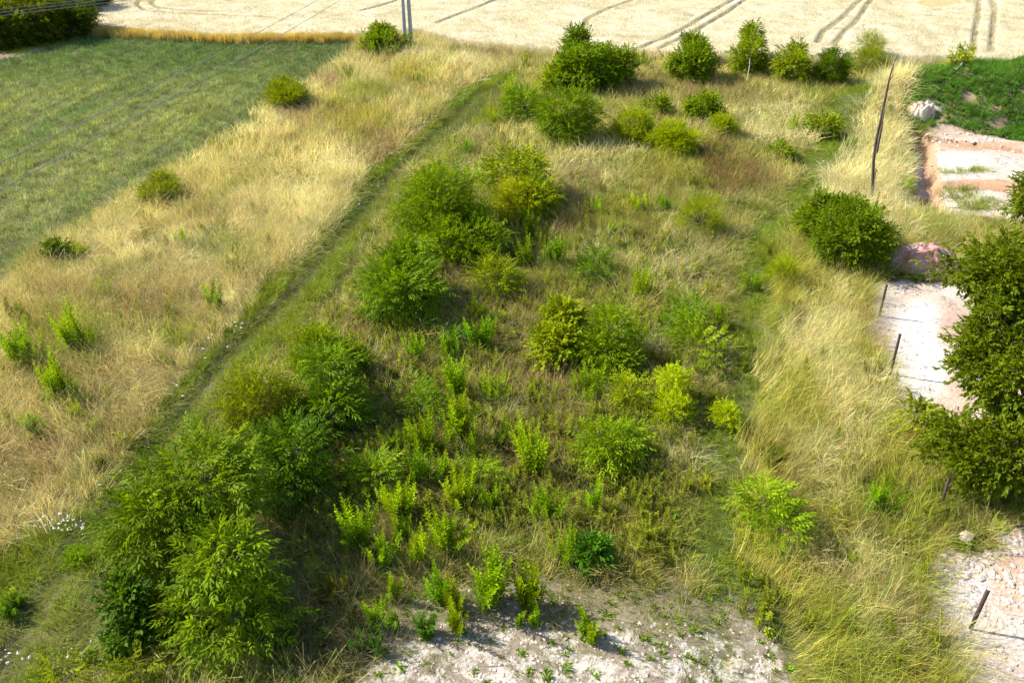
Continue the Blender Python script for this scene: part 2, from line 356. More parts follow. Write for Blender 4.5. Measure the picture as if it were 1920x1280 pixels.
# wheat stands up as a canopy sheet, lower along the wheel tracks
TRAM = [plan(t) for t in ([(1530,96),(1540,76),(1570,52),(1605,18),(1625,0),(1680,-60)], [(1562,98),(1578,78),(1600,56),(1630,14),(1640,0),(1700,-60)],
        [(1822,112),(1826,70),(1832,35),(1833,0),(1834,-60)], [(1855,112),(1858,70),(1863,30),(1857,0),(1850,-60)],
        [(1098,60),(1100,50),(1130,34),(1180,14),(1210,-2),(1300,-40)], [(1200,104),(1240,86),(1280,66),(1320,44),(1360,20),(1400,-3),(1460,-40)], [(1236,106),(1272,86),(1310,66),(1350,44),(1385,20),(1420,-3),(1480,-40)],
        [(300,-4),(268,8),(260,22),(275,34),(330,38),(400,40),(520,46)], [(330,-4),(295,8),(287,20),(298,28),(340,32),(420,34)],
        [(820,56),(860,40),(900,24),(950,2),(1000,-30)], [(680,32),(720,22),(760,8),(800,-10)])]
dtr = np.full(GX.shape, 9.)
for t in TRAM: dtr = np.minimum(dtr, dline(GX, GY, t))
can = .55 * sm(dtr, .0, .2)
lay = sm(np.hypot((PXg - 1757) / 42, (PYg - 18) / 9) + (fbm(GX * .8, GY * .8, 3) - .5) * .8, 1.0, .8)          # laid patch
wb = dline(GX, GY, WHEAT[:14])
GHW = GH + np.where(Z == 9, can * sm(wb, .2, .9), 0)
rg = np.minimum(dline(GX, GY, rut_a), dline(GX, GY, rut_b)); kk = (Z == 3) & (rg < .3); soil[kk] = (.10, .10, .045); bare[kk] = .2
soil[(Z == 9) & (dtr < .14)] = (.30, .23, .13)
soil[(Z == 9) & (lay > .5)] = (.40, .33, .16)
FZ = Z[:-1, :-1]
idx = np.arange(GX.size).reshape(GX.shape)
Q = np.stack([idx[:-1, :-1], idx[:-1, 1:], idx[1:, 1:], idx[1:, :-1]], -1)
def surface(name, zs, mat, H):
    q = Q[np.isin(FZ, zs)]; u, inv = np.unique(q, return_inverse=True)
    V = np.stack([GX.ravel()[u], GY.ravel()[u], H.ravel()[u]], 1)
    o = mk(name, V, inv.reshape(q.shape), mat, smooth=True, extra=[('soil', soil.reshape(-1, 3)[u]), ('bare', bare.ravel()[u])]); o['kind'] = 'structure'; return o
surface('ground', (0, 2, 5, 6, 7, 10), MAT['soil'], GH)
surface('dirt_track', (3,), MAT['soil'], GH)
surface('footpath', (4,), MAT['soil'], GH)
surface('crop_field', (1,), MAT['soil'], GH)
surface('wheat_field', (9,), MAT['straw'], GHW)
surface('clay_ground', (8,), MAT['clay'], GH)
surface('earth_mound', (11,), MAT['soil'], GH)

# ---------------------------------------------------------------- where each kind of grass grows
def jgrid(step, y0=7, y1=95, margin=1.0):
    xs = np.arange(-62, 62, step); ys = np.arange(y0, y1, step); X, Y = np.meshgrid(xs, ys)
    X = (X + R.uniform(-.5, .5, X.shape) * step).ravel(); Y = (Y + R.uniform(-.5, .5, Y.shape) * step).ravel()
    px, py, d = proj(X, Y); k = (px > -260) & (px < 2180) & (py < 1460) & (py > -70)
    return X[k], Y[k]
# natural patches: (px, py, rx, ry, kind)  g = green, b = brown, s = bright straw, o = ochre green, n = open/no tall grass
PATCH = [(700,250,60,60,'o'),(640,220,60,30,'o'),(560,220,50,22,'b'),(620,160,30,14,'b'),(760,150,60,25,'o'),(560,400,160,50,'s'),(330,500,180,60,'s'),(420,470,60,20,'g'),
 (200,470,70,40,'s'),(260,590,130,40,'b'),(110,560,90,25,'b'),(330,640,60,30,'g'),(130,640,110,60,'g'),(110,740,60,50,'g'),(250,740,120,60,'s'),(180,860,160,60,'s'),(60,960,90,60,'s'),
 (60,860,90,70,'b'),(600,450,60,40,'s'),(440,560,100,40,'s'),(500,240,60,20,'s'),(640,330,60,50,'s'),(720,300,60,60,'b'),(690,180,60,22,'g'),(820,110,90,18,'s'),(880,120,80,12,'s'),
 (940,190,60,60,'g'),(900,240,50,40,'g'),(860,300,60,30,'g'),(900,270,50,22,'s'),(660,560,50,70,'s'),(700,620,70,30,'b'),(1450,230,90,60,'s'),(1340,170,80,25,'b'),(1200,170,60,25,'b'),
 (1120,310,120,50,'s'),(1080,400,60,80,'b'),(1240,320,110,30,'o'),(1380,340,80,50,'r'),(1350,290,50,20,'r'),(1200,420,120,50,'o'),(1300,460,80,50,'s'),(1160,460,70,40,'s'),(1270,520,100,40,'s'),
 (1000,560,60,50,'b'),(950,620,60,60,'b'),(880,560,80,70,'b'),(860,480,80,40,'b'),(930,700,90,60,'b'),(760,700,60,80,'b'),(700,760,50,80,'d'),(620,1000,120,130,'d'),(640,880,60,80,'d'),(820,640,80,50,'o'),
 (860,780,100,60,'o'),(1030,760,80,50,'b'),(1000,830,60,60,'b'),(1160,620,100,60,'o'),(1090,700,100,40,'b'),(1240,650,60,60,'s'),(1320,700,50,40,'s'),(1290,880,60,70,'s'),(1240,930,90,60,'o'),(1320,760,50,40,'b'),
 (820,950,70,40,'b'),(780,1000,90,50,'d'),(980,900,90,50,'b'),(900,1000,80,30,'g'),(1060,960,80,60,'o'),(1150,1000,80,50,'o'),(1230,1030,60,50,'o'),(700,1100,60,40,'d'),(600,1170,90,60,'d'),
 (1540,640,90,90,'s'),(1600,760,90,80,'s'),(1560,880,100,80,'s'),(1640,620,30,80,'b'),(1620,900,60,50,'o'),(1500,980,60,60,'o'),(1640,960,80,60,'g'),(1700,1080,50,80,'g'),(1560,1050,90,50,'s'),
 (1600,1180,140,60,'g'),(1700,1230,100,60,'g'),(1780,1200,30,60,'s'),(1560,1280,120,60,'g'),(1660,200,40,120,'s'),(1640,300,50,60,'s'),(1680,260,30,60,'s'),(1700,410,60,14,'o'),(1760,430,60,14,'g'),
 (1420,500,50,60,'g'),(1440,620,30,80,'g'),(1480,540,60,40,'o'),(1540,190,30,40,'g'),(1800,960,120,60,'g'),(1780,860,60,50,'b'),(1720,515,70,14,'g'),(960,330,60,40,'s'),(620,110,40,20,'s')]
COLS = dict(g=(.24, .30, .02), b=(.38, .27, .14), s=(.76, .69, .36), o=(.43, .39, .06), r=(.24, .13, .06), d=(.19, .14, .075))
def tallcolour(X, Y, z):
    px, py, d = proj(X, Y); n = len(X)
    base = {0: (.55, .49, .16), 2: (.64, .56, .235), 6: (.48, .46, .085), 7: (.70, .64, .34), 10: (.2, .17, .06), 8: (.4, .35, .15), 11: (.1, .16, .03)}
    c = np.zeros((n, 3))
    for k, v in base.items(): c[z == k] = v
    c[c.sum(1) == 0] = (.4, .34, .15)
    q = fbm(X * .55, Y * .55, 41); q2 = fbm(X * 1.3, Y * 1.3, 43)
    for (bx, by, rx, ry, kd) in PATCH:
        t = sm(np.hypot((px - bx) / rx, (py - by) / ry) + (q2 - .5) * 1.1, 1.15, .45)[:, None] * .8
        c = c * (1 - t) + np.array(COLS[kd]) * t
    t = sm(q2, .54, .72)[:, None] * (.30 + .22 * (z == 0))[:, None]; c = c * (1 - t) + np.array(COLS['g']) * t
    t = (sm(fbm(X * .8, Y * .5, 47), .56, .72) * .55)[:, None] * np.isin(z, (2, 0, 6))[:, None]; c = c * (1 - t) + np.array((.36, .28, .10)) * t
    t = sm(q, .62, .75)[:, None] * .4; c = c * (1 - t) + np.array(COLS['s']) * t
    gr = (R.uniform(0, 1, n) < .12); c[gr] = c[gr] * .4 + np.array((.24, .28, .03)) * .6
    return c * R.normal(1, .13, (n, 1)).clip(.6, 1.4)
def lean(X, Y, a):
    ang = fbm(X * .22, Y * .22, 71) * 9 ; t = (fbm(X * .5, Y * .5, 73)) * a
    dx = np.cos(ang) + .7; dy = np.sin(ang) + .1; dn = np.hypot(dx, dy) + 1e-6
    return np.arctan2(dy, dx), t
def rots(X, Y, a):
    """every tuft keeps a random heading and leans with the wind"""
    h, t = lean(X, Y, a); out = np.zeros((len(X), 3)); rz = R.uniform(0, 6.283, len(X))
    for i in range(len(X)):
        ax = Vector((-math.sin(h[i]), math.cos(h[i]), 0)); m = Matrix.Rotation(t[i], 3, ax) @ Matrix.Rotation(rz[i], 3, 'Z'); e = m.to_euler(); out[i] = e[:]
    return out
def place(X, Y): return np.stack([X, Y, hgt(X, Y) - .02], 1)
# near tall grass
X, Y = jgrid(.36, 7, 40); z = zone(X, Y); px, py, d = proj(X, Y)
keep = np.isin(z, (0, 2, 6, 7)) & (d < 36)
dens = np.ones(len(X)); dens[(z == 0)] = .80
fr = (z == 5) & (R.uniform(0, 1, len(X)) < .5 * sm(dline(X, Y, BARE), 1.6, 0)) & (py < 1300)
keep = keep | fr; dens[z == 5] = 1
dens *= np.where((z == 0) & (fbm(X * .9, Y * .9, 91) < .36), .35, 1)
dens[(np.hypot((px - 600) / 160, (py - 1230) / 70) < 1) & (z == 0)] = .15
keep &= R.uniform(0, 1, len(X)) < dens
X, Y, z, px, py = X[keep], Y[keep], z[keep], px[keep], py[keep]
hh = np.select([z == 2, z == 6, z == 7, z == 0], [.72, .80, .8, .55], .3) * (.65 + .7 * fbm(X * .6, Y * .6, 15)) * R.uniform(.75, 1.2, len(X))
ho = R.uniform(.8, 1.2, len(X))
scatter('tall_grass', place(X, Y), rots(X, Y, 1.0), np.stack([ho, ho, hh * 1.15], 1), tallcolour(X, Y, z), tall_as)
# far tall grass
X, Y = jgrid(.5, 24, 72); z = zone(X, Y); px, py, d = proj(X, Y)
keep = np.isin(z, (0, 2, 6, 7)) & (d >= 35); X, Y, z = X[keep], Y[keep], z[keep]
hh = np.select([z == 2, z == 7, z == 0], [.75, .9, .62], .6) * (.65 + .7 * fbm(X * .6, Y * .6, 15)) * R.uniform(.75, 1.2, len(X)); ho = R.uniform(.8, 1.15, len(X))
scatter('distant_grass', place(X, Y), rots(X, Y, .9), np.stack([ho, ho, hh * 1.1], 1), tallcolour(X, Y, z), far_as)
# short grass: track, path, bare ground fringe, forest margin, clay tufts
X, Y = jgrid(.21, 7, 64); z = zone(X, Y); px, py, d = proj(X, Y)
pm = proj(X, Y, hgt(X, Y)); px = np.where(z == 11, pm[0], px); py = np.where(z == 11, pm[1], py); u = R.uniform(0, 1, len(X)); q = fbm(X * 1.1, Y * 1.1, 19); q2 = fbm(X * .5, Y * .5, 23)
rd = np.minimum(dline(X, Y, rut_a), dline(X, Y, rut_b)); gap2 = np.minimum(np.hypot((px - 1735) / 34, (py - 205) / 18), np.minimum(np.hypot((px - 1815) / 14, (py - 185) / 9), np.hypot((px - 1875) / 20, (py - 232) / 9)))
p = np.select([z == 3, z == 4, z == 5, z == 0, z == 10, z == 8, z == 11], [np.where(rd < .22, .55, .97), .75, np.where(q > .45, .6, .2) * sm(py, 1330, 1080), .5, .2, 0, np.where(gap2 < 1, .1, .5)], 0)
c1 = ((z == 8) & (np.minimum(np.hypot((px - 1800) / 34, (py - 352 - 8) / 14), np.minimum(np.hypot((px - 1800) / 60, (py - 322) / 6), np.hypot((px - 1840) / 40, (py - 385) / 10))) < 1))
p = np.where(c1, .8, p); keep = u < p
X, Y, z, q, q2, px, py = X[keep], Y[keep], z[keep], q[keep], q2[keep], px[keep], py[keep]
hh = np.select([z == 3, z == 4, z == 5, z == 0, z == 11], [.30, .22, .10, .32, .42], .2) * R.uniform(.6, 1.5, len(X)) * (.5 + 1.0 * q); ho = R.uniform(.5, .85, len(X))
c = two((.15, .26, .008), (.27, .30, .02), q2[:, None]) * np.where(z == 5, .75, np.where(z == 3, 1.08, 1))[:, None]
rr_ = np.minimum(dline(X, Y, rut_a), dline(X, Y, rut_b)); k3 = (z == 3) & (rr_ < .45); hh = np.where(k3, hh * .45, hh); c[k3] = c[k3] * .6 + np.array((.14, .13, .04)) * .4
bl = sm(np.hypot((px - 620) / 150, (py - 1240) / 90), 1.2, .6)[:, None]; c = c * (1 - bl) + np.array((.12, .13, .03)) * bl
c[z == 11] = (.11, .24, .02); c[z == 0] = c[z == 0] * .6 + np.array((.3, .24, .1)) * .4
c *= R.normal(1, .18, (len(X), 1)).clip(.5, 1.5)
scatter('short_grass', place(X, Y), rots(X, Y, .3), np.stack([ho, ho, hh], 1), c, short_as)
# broad-leaved herbs on bare ground, mound and path
X, Y = jgrid(.22, 7, 62); z = zone(X, Y); px, py, d = proj(X, Y); q = fbm(X * 1.6, Y * 1.6, 29); pm = proj(X, Y, hgt(X, Y)); px = np.where(z == 11, pm[0], px); py = np.where(z == 11, pm[1], py)
gaps = np.minimum(np.hypot((px - 1735) / 36, (py - 205) / 20), np.minimum(np.hypot((px - 1815) / 16, (py - 185) / 12), np.hypot((px - 1875) / 22, (py - 232) / 9)))
p = np.select([z == 5, z == 3, z == 4, z == 11], [np.where(q > .44, .6, .22) * (1 - .35 * sm(py, 1130, 1260)), .10, .14, np.where(gaps < 1, .04, 1.)], .0)
p = np.where((z == 0), np.where(fbm(X * .7, Y * .7, 37) > .55, .3, .08), p); p = np.where((z == 0) & (py > 1000), .3, p); p = np.where((z == 6) & (py > 1100), .1, p)
keep = R.uniform(0, 1, len(X)) < p; X, Y, z, q, px, py = X[keep], Y[keep], z[keep], q[keep], px[keep], py[keep]
s = np.where(z == 11, R.uniform(.12, .3, len(X)), np.where(z == 0, R.uniform(.12, .34, len(X)), R.uniform(.06, .16, len(X))))
c = np.where((z == 11)[:, None], (.09, .22, .02), (.16, .26, .012)) * R.normal(1, .2, (len(X), 1)).clip(.5, 1.6)
k = (z == 11) & (R.uniform(0, 1, len(X)) < .2); c[k] = (.2, .22, .05)
scatter('low_herbs', place(X, Y), rots(X, Y, .2), np.stack([s, s, s], 1), c, herb_as)
# crop in rows
A = np.array(flat(0, 345)); B = np.array(flat(500, 72)); dr = (B - A) / np.linalg.norm(B - A); nr = np.array((-dr[1], dr[0]))
X, Y = jgrid(.34, 15, 75); t = X * nr[0] + Y * nr[1]; rowi = np.round(t / .55); sft = (rowi * .55 - t) * .85; X = X + sft * nr[0]; Y = Y + sft * nr[1]
z = zone(X, Y); px, py, d = proj(X, Y); k = (z == 1); X, Y, px, py, t, d, rowi = X[k], Y[k], px[k], py[k], t[k], d[k], rowi[k]
q = fbm(X * .35, Y * .35, 61); row = fbm(t * 1.7, (X + Y) * .04, 63)
yl = (.3 + .35 * sm(row * .6 + q * .5, .35, .75) + .6 * (hash2(rowi, rowi * 0, 5) - .5))[:, None].clip(0, 1)
edge = sm(dline(X, Y, CROP), 2.2 + 2 * q, .3)[:, None]
c = two((.13, .21, .06), (.37, .40, .12), yl); 
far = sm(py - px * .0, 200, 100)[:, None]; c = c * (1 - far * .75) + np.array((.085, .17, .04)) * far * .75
c = c * (1 - edge * .5) + np.array((.10, .17, .06)) * edge * .5
c *= R.normal(1, .26, (len(X), 1)).clip(.4, 1.7)
hh = R.uniform(.2, .46, len(X)) * (.7 + .5 * q); ho = R.uniform(.55, .95, len(X))
tl = np.minimum(np.abs(((t + 3) % 9.0) - 1.0), np.abs(((t + 3) % 9.0) - 2.4)); hh = np.where(tl < .14, hh * .45, hh)
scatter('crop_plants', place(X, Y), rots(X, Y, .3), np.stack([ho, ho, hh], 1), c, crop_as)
# wheat
X, Y = jgrid(.52, 45, 150); 
z = zone(X, Y, .25); px, py, d = proj(X, Y); k = (z == 9); X, Y, px, py = X[k], Y[k], px[k], py[k]
dt = np.full(len(X), 9.)
for t in TRAM: dt = np.minimum(dt, dline(X, Y, t))
wb = dline(X, Y, WHEAT[:14]); q = fbm(X * .3, Y * .3, 83)
keep = (dt > .17 + .3 * (fbm(X * 1.2, Y * 1.2, 7) - .5)) & ((wb < 4) | (R.uniform(0, 1, len(X)) < .8)); X, Y, px, py, wb, q, dt = X[keep], Y[keep], px[keep], py[keep], wb[keep], q[keep], dt[keep]
c = two((.50, .44, .28), (.58, .52, .36), q[:, None]); e = sm(wb, .9, .3)[:, None] * sm(px, 760, 640)[:, None]; c = c * (1 - e) + np.array((.58, .44, .12)) * e
lf = sm(px, 560, 180)[:, None] * .5; c = c * (1 - lf) + np.array((.42, .34, .22)) * lf
ly = sm(np.hypot((px - 1757) / 42, (py - 18) / 9), 1.1, .8)[:, None]; c = c * (1 - ly) + np.array((.46, .39, .19)) * ly
c *= R.normal(1, .10, (len(X), 1)).clip(.5, 1.5)
dk = R.uniform(0, 1, len(X)) < .05; c[dk] *= .45
hh = R.uniform(.66, .82, len(X)) * (1 - .4 * ly[:, 0]); ho = R.uniform(.8, 1.1, len(X))
P3 = place(X, Y)
scatter('wheat_plants', P3, rots(X, Y, .25), np.stack([ho, ho, hh], 1), c, wheat_as)
# dense wheat edge facing the green field
ex = []
E = [WHEAT[0], WHEAT[1], WHEAT[2]]
for (x0, y0), (x1, y1) in zip(E[:-1], E[1:]):
    n = int(math.hypot(x1 - x0, y1 - y0) / .16); t = np.linspace(0, 1, n); ex.append(np.stack([x0 + (x1 - x0) * t, y0 + (y1 - y0) * t + R.uniform(-.1, .5, n)], 1))
ex = np.concatenate(ex); X, Y = ex[:, 0], ex[:, 1]
c = np.array((.58, .44, .11)) * R.normal(1, .2, (len(X), 1)).clip(.5, 1.5)
hh = R.uniform(.7, .9, len(X)); ho = np.full(len(X), .6)
scatter('wheat_edge', place(X, Y), rots(X, Y, .12), np.stack([ho, ho, hh], 1), c, wheat_as)
# white flowers
def flower_asset():
    V = []; F = []
    for i in range(9):
        a = R.uniform(0, 6.28); r = R.uniform(0, .5); b = len(V); cx, cy, cz = r * math.cos(a), r * math.sin(a), 1 + R.uniform(-.15, .15); s = .13
        V += [(cx - s, cy - s, cz), (cx + s, cy - s, cz), (cx + s, cy + s, cz + .03), (cx - s, cy + s, cz + .03)]; F.append((b, b + 1, b + 2, b + 3))
    return mk('flower_head', V, F, MAT['white'], link=False)
fa = [flower_asset() for _ in range(3)]
FL = [(140,995,30,14,26),(90,990,22,14,16),(30,1245,60,20,12),(150,1240,25,12,10),(800,240,30,25,24),(740,290,30,20,16),(700,335,25,20,18),(850,185,40,20,26),(940,145,40,10,22),(650,390,20,15,10),(545,470,20,12,5),(445,625,16,10,8),(400,670,25,20,6),(330,740,25,20,5),(1560,230,16,10,12),(1575,305,16,6,16),(1540,318,16,6,16),(620,430,50,25,6),(190,925,10,10,3),(1105,690,12,8,10)]
pts = []
for (cx, cy, rx, ry, n) in FL:
    for _ in range(n):
        x, y, zz = hit(cx + R.normal(0, rx * .6), cy + R.normal(0, ry * .6)); pts.append((x, y, zz + R.uniform(.1, .35)))
pts = np.array(pts); s = R.uniform(.03, .075, len(pts)); 
o = scatter('white_wildflowers', pts, R.uniform(0, .4, (len(pts), 3)), np.stack([s, s, s], 1), np.ones((len(pts), 3)), fa)

# ---------------------------------------------------------------- trees and shrubs
def leaflet(L, W, fold=.25, droop=.2):
    V = np.array([(0, 0, 0), (L * .35, -W * .5, W * fold), (L * .35, 0, 0), (L * .35, W * .5, W * fold), (L * .7, -W * .36, W * fold - L * droop * .5), (L * .75, W * .38, W * fold - L * droop * .5), (L, 0, -L * droop)])
    F = [(0, 1, 2), (0, 2, 3), (1, 4, 6), (1, 6, 2), (2, 6, 3), (3, 6, 5)]
    return V, F
def diamond(L, W): return np.array([(0, 0, 0), (L * .45, -W * .5, W * .2), (L, 0, -L * .25), (L * .45, W * .5, W * .2)]), [(0, 1, 2), (0, 2, 3)]
def template(kind, rng):
    lf_ = (lambda L, W, *a: diamond(L, W)) if kind.startswith('far_') else leaflet; kind = kind.replace('far_', '')
    V = []; F = []; C = []
    def put(v, f, o, ang, tilt, c):
        m = np.array(Matrix.Rotation(ang, 3, 'Z') @ Matrix.Rotation(tilt, 3, 'Y')); b = len(V)
        V.extend((v @ m.T + o).tolist()); F.extend([tuple(b + i for i in q) for q in f]); C.extend([c] * len(v))
    if kind == 'walnut':
        for i, (t, s) in enumerate([(.32, 1), (.32, -1), (.58, 1), (.58, -1), (.82, 1), (.82, -1), (1., 0)]):
            L = .42 if s == 0 else .36 + .06 * t
            v, f = lf_(L, .12, .2, .35); put(v, f, np.array((t, 0, -.25 * t * t)), s * (1.05 - .35 * t) + rng.normal(0, .12), rng.normal(.15, .15), 1 + rng.normal(0, .12))
    elif kind == 'oval':
        for i in range(6):
            t = i / 5.; s = (1, -1)[i % 2]; v, f = lf_(.42, .24, .25, .3); put(v, f, np.array((t * .7, 0, -.1 * t)), s * .9 * (1 - t * .6) + rng.normal(0, .3), rng.normal(.1, .3), 1 + rng.normal(0, .15))
    elif kind == 'small':
        for i in range(9):
            t = i / 8.; s = (1, -1)[i % 2]; v = np.array([(0, 0, 0), (.14, -.09, .02), (.30, 0, 0), (.14, .09, .02)]); put(v, [(0, 1, 2), (0, 2, 3)], np.array((t, 0, -.12 * t * t)), s * rng.uniform(.5, 1.3), rng.normal(0, .6), 1 + rng.normal(0, .15))
    elif kind == 'willow':
        for i in range(8):
            t = i / 7.; s = (1, -1)[i % 2]; v = np.array([(0, 0, 0), (.2, -.035, .01), (.5, 0, -.06), (.2, .035, .01)]); put(v, [(0, 1, 2), (0, 2, 3)], np.array((t, 0, -.1 * t * t)), s * rng.uniform(.3, .9), rng.normal(0, .4), 1 + rng.normal(0, .15))
    return np.array(V), np.array([q for q in F]), np.array(C)
TPL = {k: [template(k, np.random.default_rng(i + 3)) for i in range(4)] for k in ('walnut', 'oval', 'small', 'willow', 'far_walnut', 'far_oval')}
LEAFMESH = {}
def leafmesh(kind, i):
    if (kind, i) not in LEAFMESH:
        V, F, C = TPL[kind][i]; c = np.repeat(C[:, None], 3, 1); o = mk('leaf', V, F, MAT['leaf'], var=c, link=False); LEAFMESH[(kind, i)] = o.data; bpy.data.objects.remove(o)
    return LEAFMESH[(kind, i)]
def frames(D, rng):
    """basis per leaf: x along D, z roughly up"""
    D = D / (np.linalg.norm(D, axis=1)[:, None] + 1e-9)
    U = np.tile((0, 0, 1.), (len(D), 1)) + rng.normal(0, .35, D.shape)
    Y_ = np.cross(U, D); Y_ /= np.linalg.norm(Y_, axis=1)[:, None] + 1e-9; Zc = np.cross(D, Y_)
    return np.stack([D, Y_, Zc], 2)
def tree(name, label, cat, lobes, kind, col, ls, cover=1.0, base=None, trunk=.05, bark='bark', group=None, seed=0, parts=0, zlift=.12, open_=0., yellow=.0, up=.2):
    """lobes: crown masses as seen in the survey photo (x0,y0,x1,y1); solved to metres at the foot's distance"""
    rng = np.random.default_rng(1000 + seed); col = (min(col[0] * 1.95, col[1] * 1.58 * .80), col[1] * 1.58, col[2] * .35)
    x0, y0, x1, y1 = lobes[0]
    if base is None:
        low = max(lobes, key=lambda b: b[3]); base = ((low[0] + low[2]) / 2, low[3] - .16 * (low[3] - low[1]))
    bx, by, bz = hit(*base); loc = np.array((bx, by, bz))
    if kind in ('walnut', 'oval') and by > 21 and (not parts or by > 26): kind = 'far_' + kind
    L3 = []; area0 = []
    for j, (x0, y0, x1, y1) in enumerate(lobes):
        cx, cy = (x0 + x1) / 2, (y0 + y1) / 2; r = ray(cx, cy); t = (by - (0.15 * (j % 2))) / r[1]
        C = r * t + np.array((0, 0, CAM_H)); d = C[1] * CT - (C[2] - CAM_H) * ST
        rx = (x1 - x0) / 2 * d / FPX; ve = (y1 - y0) / 2 * d / FPX
        phi = math.atan2(CAM_H - C[2], C[1]); ry = rx * .9
        rz2 = ve ** 2 - (ry * math.sin(phi)) ** 2
        rz = math.sqrt(max(rz2, (.45 * rx * math.cos(phi)) ** 2)) / math.cos(phi)
        if math.sqrt((rz * math.cos(phi)) ** 2 + (ry * math.sin(phi)) ** 2) > ve * 1.05: ry = max(.5 * rx, ry * .75)
        zmin = bz + rz * .75 + zlift * 0
        area0.append((rx * rz + rx * ry + ry * rz) * 4.2)
        zt = max(zmin, bz + .62 * (C[2] - bz))
        if abs(C[2] - zt) > .02:                                   # slide along the sight line until it stands on the ground
            t2 = (CAM_H - zt) / -r[2]; C = r * t2 + np.array((0, 0, CAM_H))
        rr = np.array((rx, ry, rz)); rr = np.maximum(rr - .5 * ls, rr * .42)
        L3.append((C - loc, rr))
    if base is not None and all(True for _ in L3):
        pass
    # keep the foot under the lowest lobe
    lowest = min(L3, key=lambda q: q[0][2]); 
    root = thing(name, label, cat, tuple(loc), group)
    off = np.array((lowest[0][0] * .5, lowest[0][1] * .5, 0))
    P = []; D = []; W = []; paths = []
    topz = max(c[2] + r_[2] for c, r_ in L3)
    tw = min(lowest[0][2] + lowest[1][2] * .4, topz * .6)
    tp = np.array([(0, 0, -.15), off * .3 + (0, 0, tw * .35), off * .7 + (rng.normal(0, .04), 0, tw * .7), off + (0, 0, tw)])
    paths.append((tp, [trunk * 1.2, trunk, trunk * .8, trunk * .55]))
    for (C, r_), area in zip(L3, area0):
        area = area * .85
        nclu = int(np.clip(area / (ls * ls * 2.6), 10, 220))
        v = rng.normal(0, 1, (nclu * 3, 3)); v /= np.linalg.norm(v, axis=1)[:, None]; v = v[v[:, 2] > -.75][:nclu]
        rad = rng.uniform(.45, 1.02, len(v)) ** .6 * (1 + .17 * rng.normal(0, 1, len(v))).clip(.65, 1.38)
        cc = C + v * r_ * rad[:, None]; cc[:, 2] = np.maximum(cc[:, 2], .1)
        limb = C + np.array((0, 0, -r_[2] * .35))
        paths.append((np.array([tp[2], (tp[2] + limb) / 2 + rng.normal(0, .05, 3), limb]), [trunk * .65, trunk * .5, trunk * .35]))
        for k in range(0, len(cc), 2 if len(cc) > 60 else 1):
            m_ = (limb + cc[k]) / 2 + rng.normal(0, .06, 3) * r_; m_[2] += .1 * r_[2]
            paths.append((np.array([limb, m_, cc[k]]), [trunk * .3, trunk * .2, .008]))
        m = int(np.clip(area * cover * 11 / (ls * ls) / len(v), 7, 50))
        if open_: m = max(4, int(m * (1 - open_)))
        g = rng.normal(0, 1, (len(cc), m, 3)); sp = np.maximum(ls * .6, r_.mean() * .135)
        pp = cc[:, None] + g * sp * np.array((1, 1, .8)); pp[..., 2] = np.maximum(pp[..., 2], .04)
        dd = v[:, None] * .8 + g * .6 + np.array((0, 0, up)) + rng.normal(0, .3, g.shape)
        P.append(pp.reshape(-1, 3)); D.append(dd.reshape(-1, 3)); yv = np.repeat(rng.uniform(0, 1, len(cc)), m); W.append(yv)
    tubes_obj('trunk', paths[:1], MAT[bark], root, 7); tubes_obj('branches', paths[1:], MAT[bark], root, 4)
    P = np.concatenate(P) - np.array((0, 0, 0)); D = np.concatenate(D); W = np.concatenate(W); n = len(P)
    S = ls * rng.uniform(.5, 1.3, n); Bm = frames(D, rng); ti = rng.integers(0, 4, n)
    up_ = (W - .5) * .5; cv = np.stack([1 + up_ + yellow * W, 1 + up_ * .9 + yellow * .4 * W, 1 + up_ * .6], 1) + rng.normal(0, .09, (n, 1))
    pk = np.zeros(n, bool); parts = min(parts, int(n * .45))
    if parts:                                               # the leaves that show largest are leaves of their own
        toc = np.array((0, 0, CAM_H)) - (loc + P); toc /= np.linalg.norm(toc, axis=1)[:, None]
        ctr = P.mean(0); out = P - ctr; out /= np.linalg.norm(out, axis=1)[:, None]
        pk[np.argsort(-((toc * out).sum(1) + rng.uniform(0, .4, n)))[:parts]] = True
    VV = []; FF = []; CC = []; b = 0
    for k in range(4):
        V, F, C = TPL[kind][k]; s = (~pk) & (ti == k); q = int(s.sum())
        if not q: continue
        vv = np.einsum('nij,vj->nvi', Bm[s] * S[s][:, None, None], V) + P[s][:, None]
        VV.append(vv.reshape(-1, 3)); FF.append((F[None] + (np.arange(q) * len(V))[:, None, None]).reshape(-1, 3) + b)
        CC.append((cv[s][:, None] * C[None, :, None]).reshape(-1, 3)); b += q * len(V)
    cr = mk('crown', np.concatenate(VV), np.concatenate(FF), MAT['leaf'], root, var=np.concatenate(CC).clip(.2, 2)); cr.color = (*col, 1)
    if parts: cr['kind'] = 'stuff'; 
    for i in np.nonzero(pk)[0]:
        o = bpy.data.objects.new('leaf', leafmesh(kind, int(ti[i]))); COL.objects.link(o); o.parent = root
        M = Matrix.Identity(4); M3 = Bm[i] * S[i]
        for a in range(3):
            for c_ in range(3): M[a][c_] = M3[a, c_]
            M[a][3] = P[i][a]
        o.matrix_basis = M; f = cv[i]; o.color = (col[0] * f[0], col[1] * f[1], col[2] * f[2], 1)
    return root
G1 = (.085, .155, .012); G2 = (.055, .12, .014); YG = (.17, .215, .014); OL = (.13, .15, .012); YE = (.25, .32, .015); DK = (.03, .065, .01)
T = tree
n = 'walnut_tree'; g = 'young walnut trees on the plot'; c = 'tree'
T(n, 'large walnut in the near corner, behind a second one, beside the grassy track', c, [(265,810,490,1000),(215,900,400,1080),(255,1010,350,1130)], 'walnut', (.075,.145,.010), 0.34, seed=1, parts=300, trunk=.09, group=g)
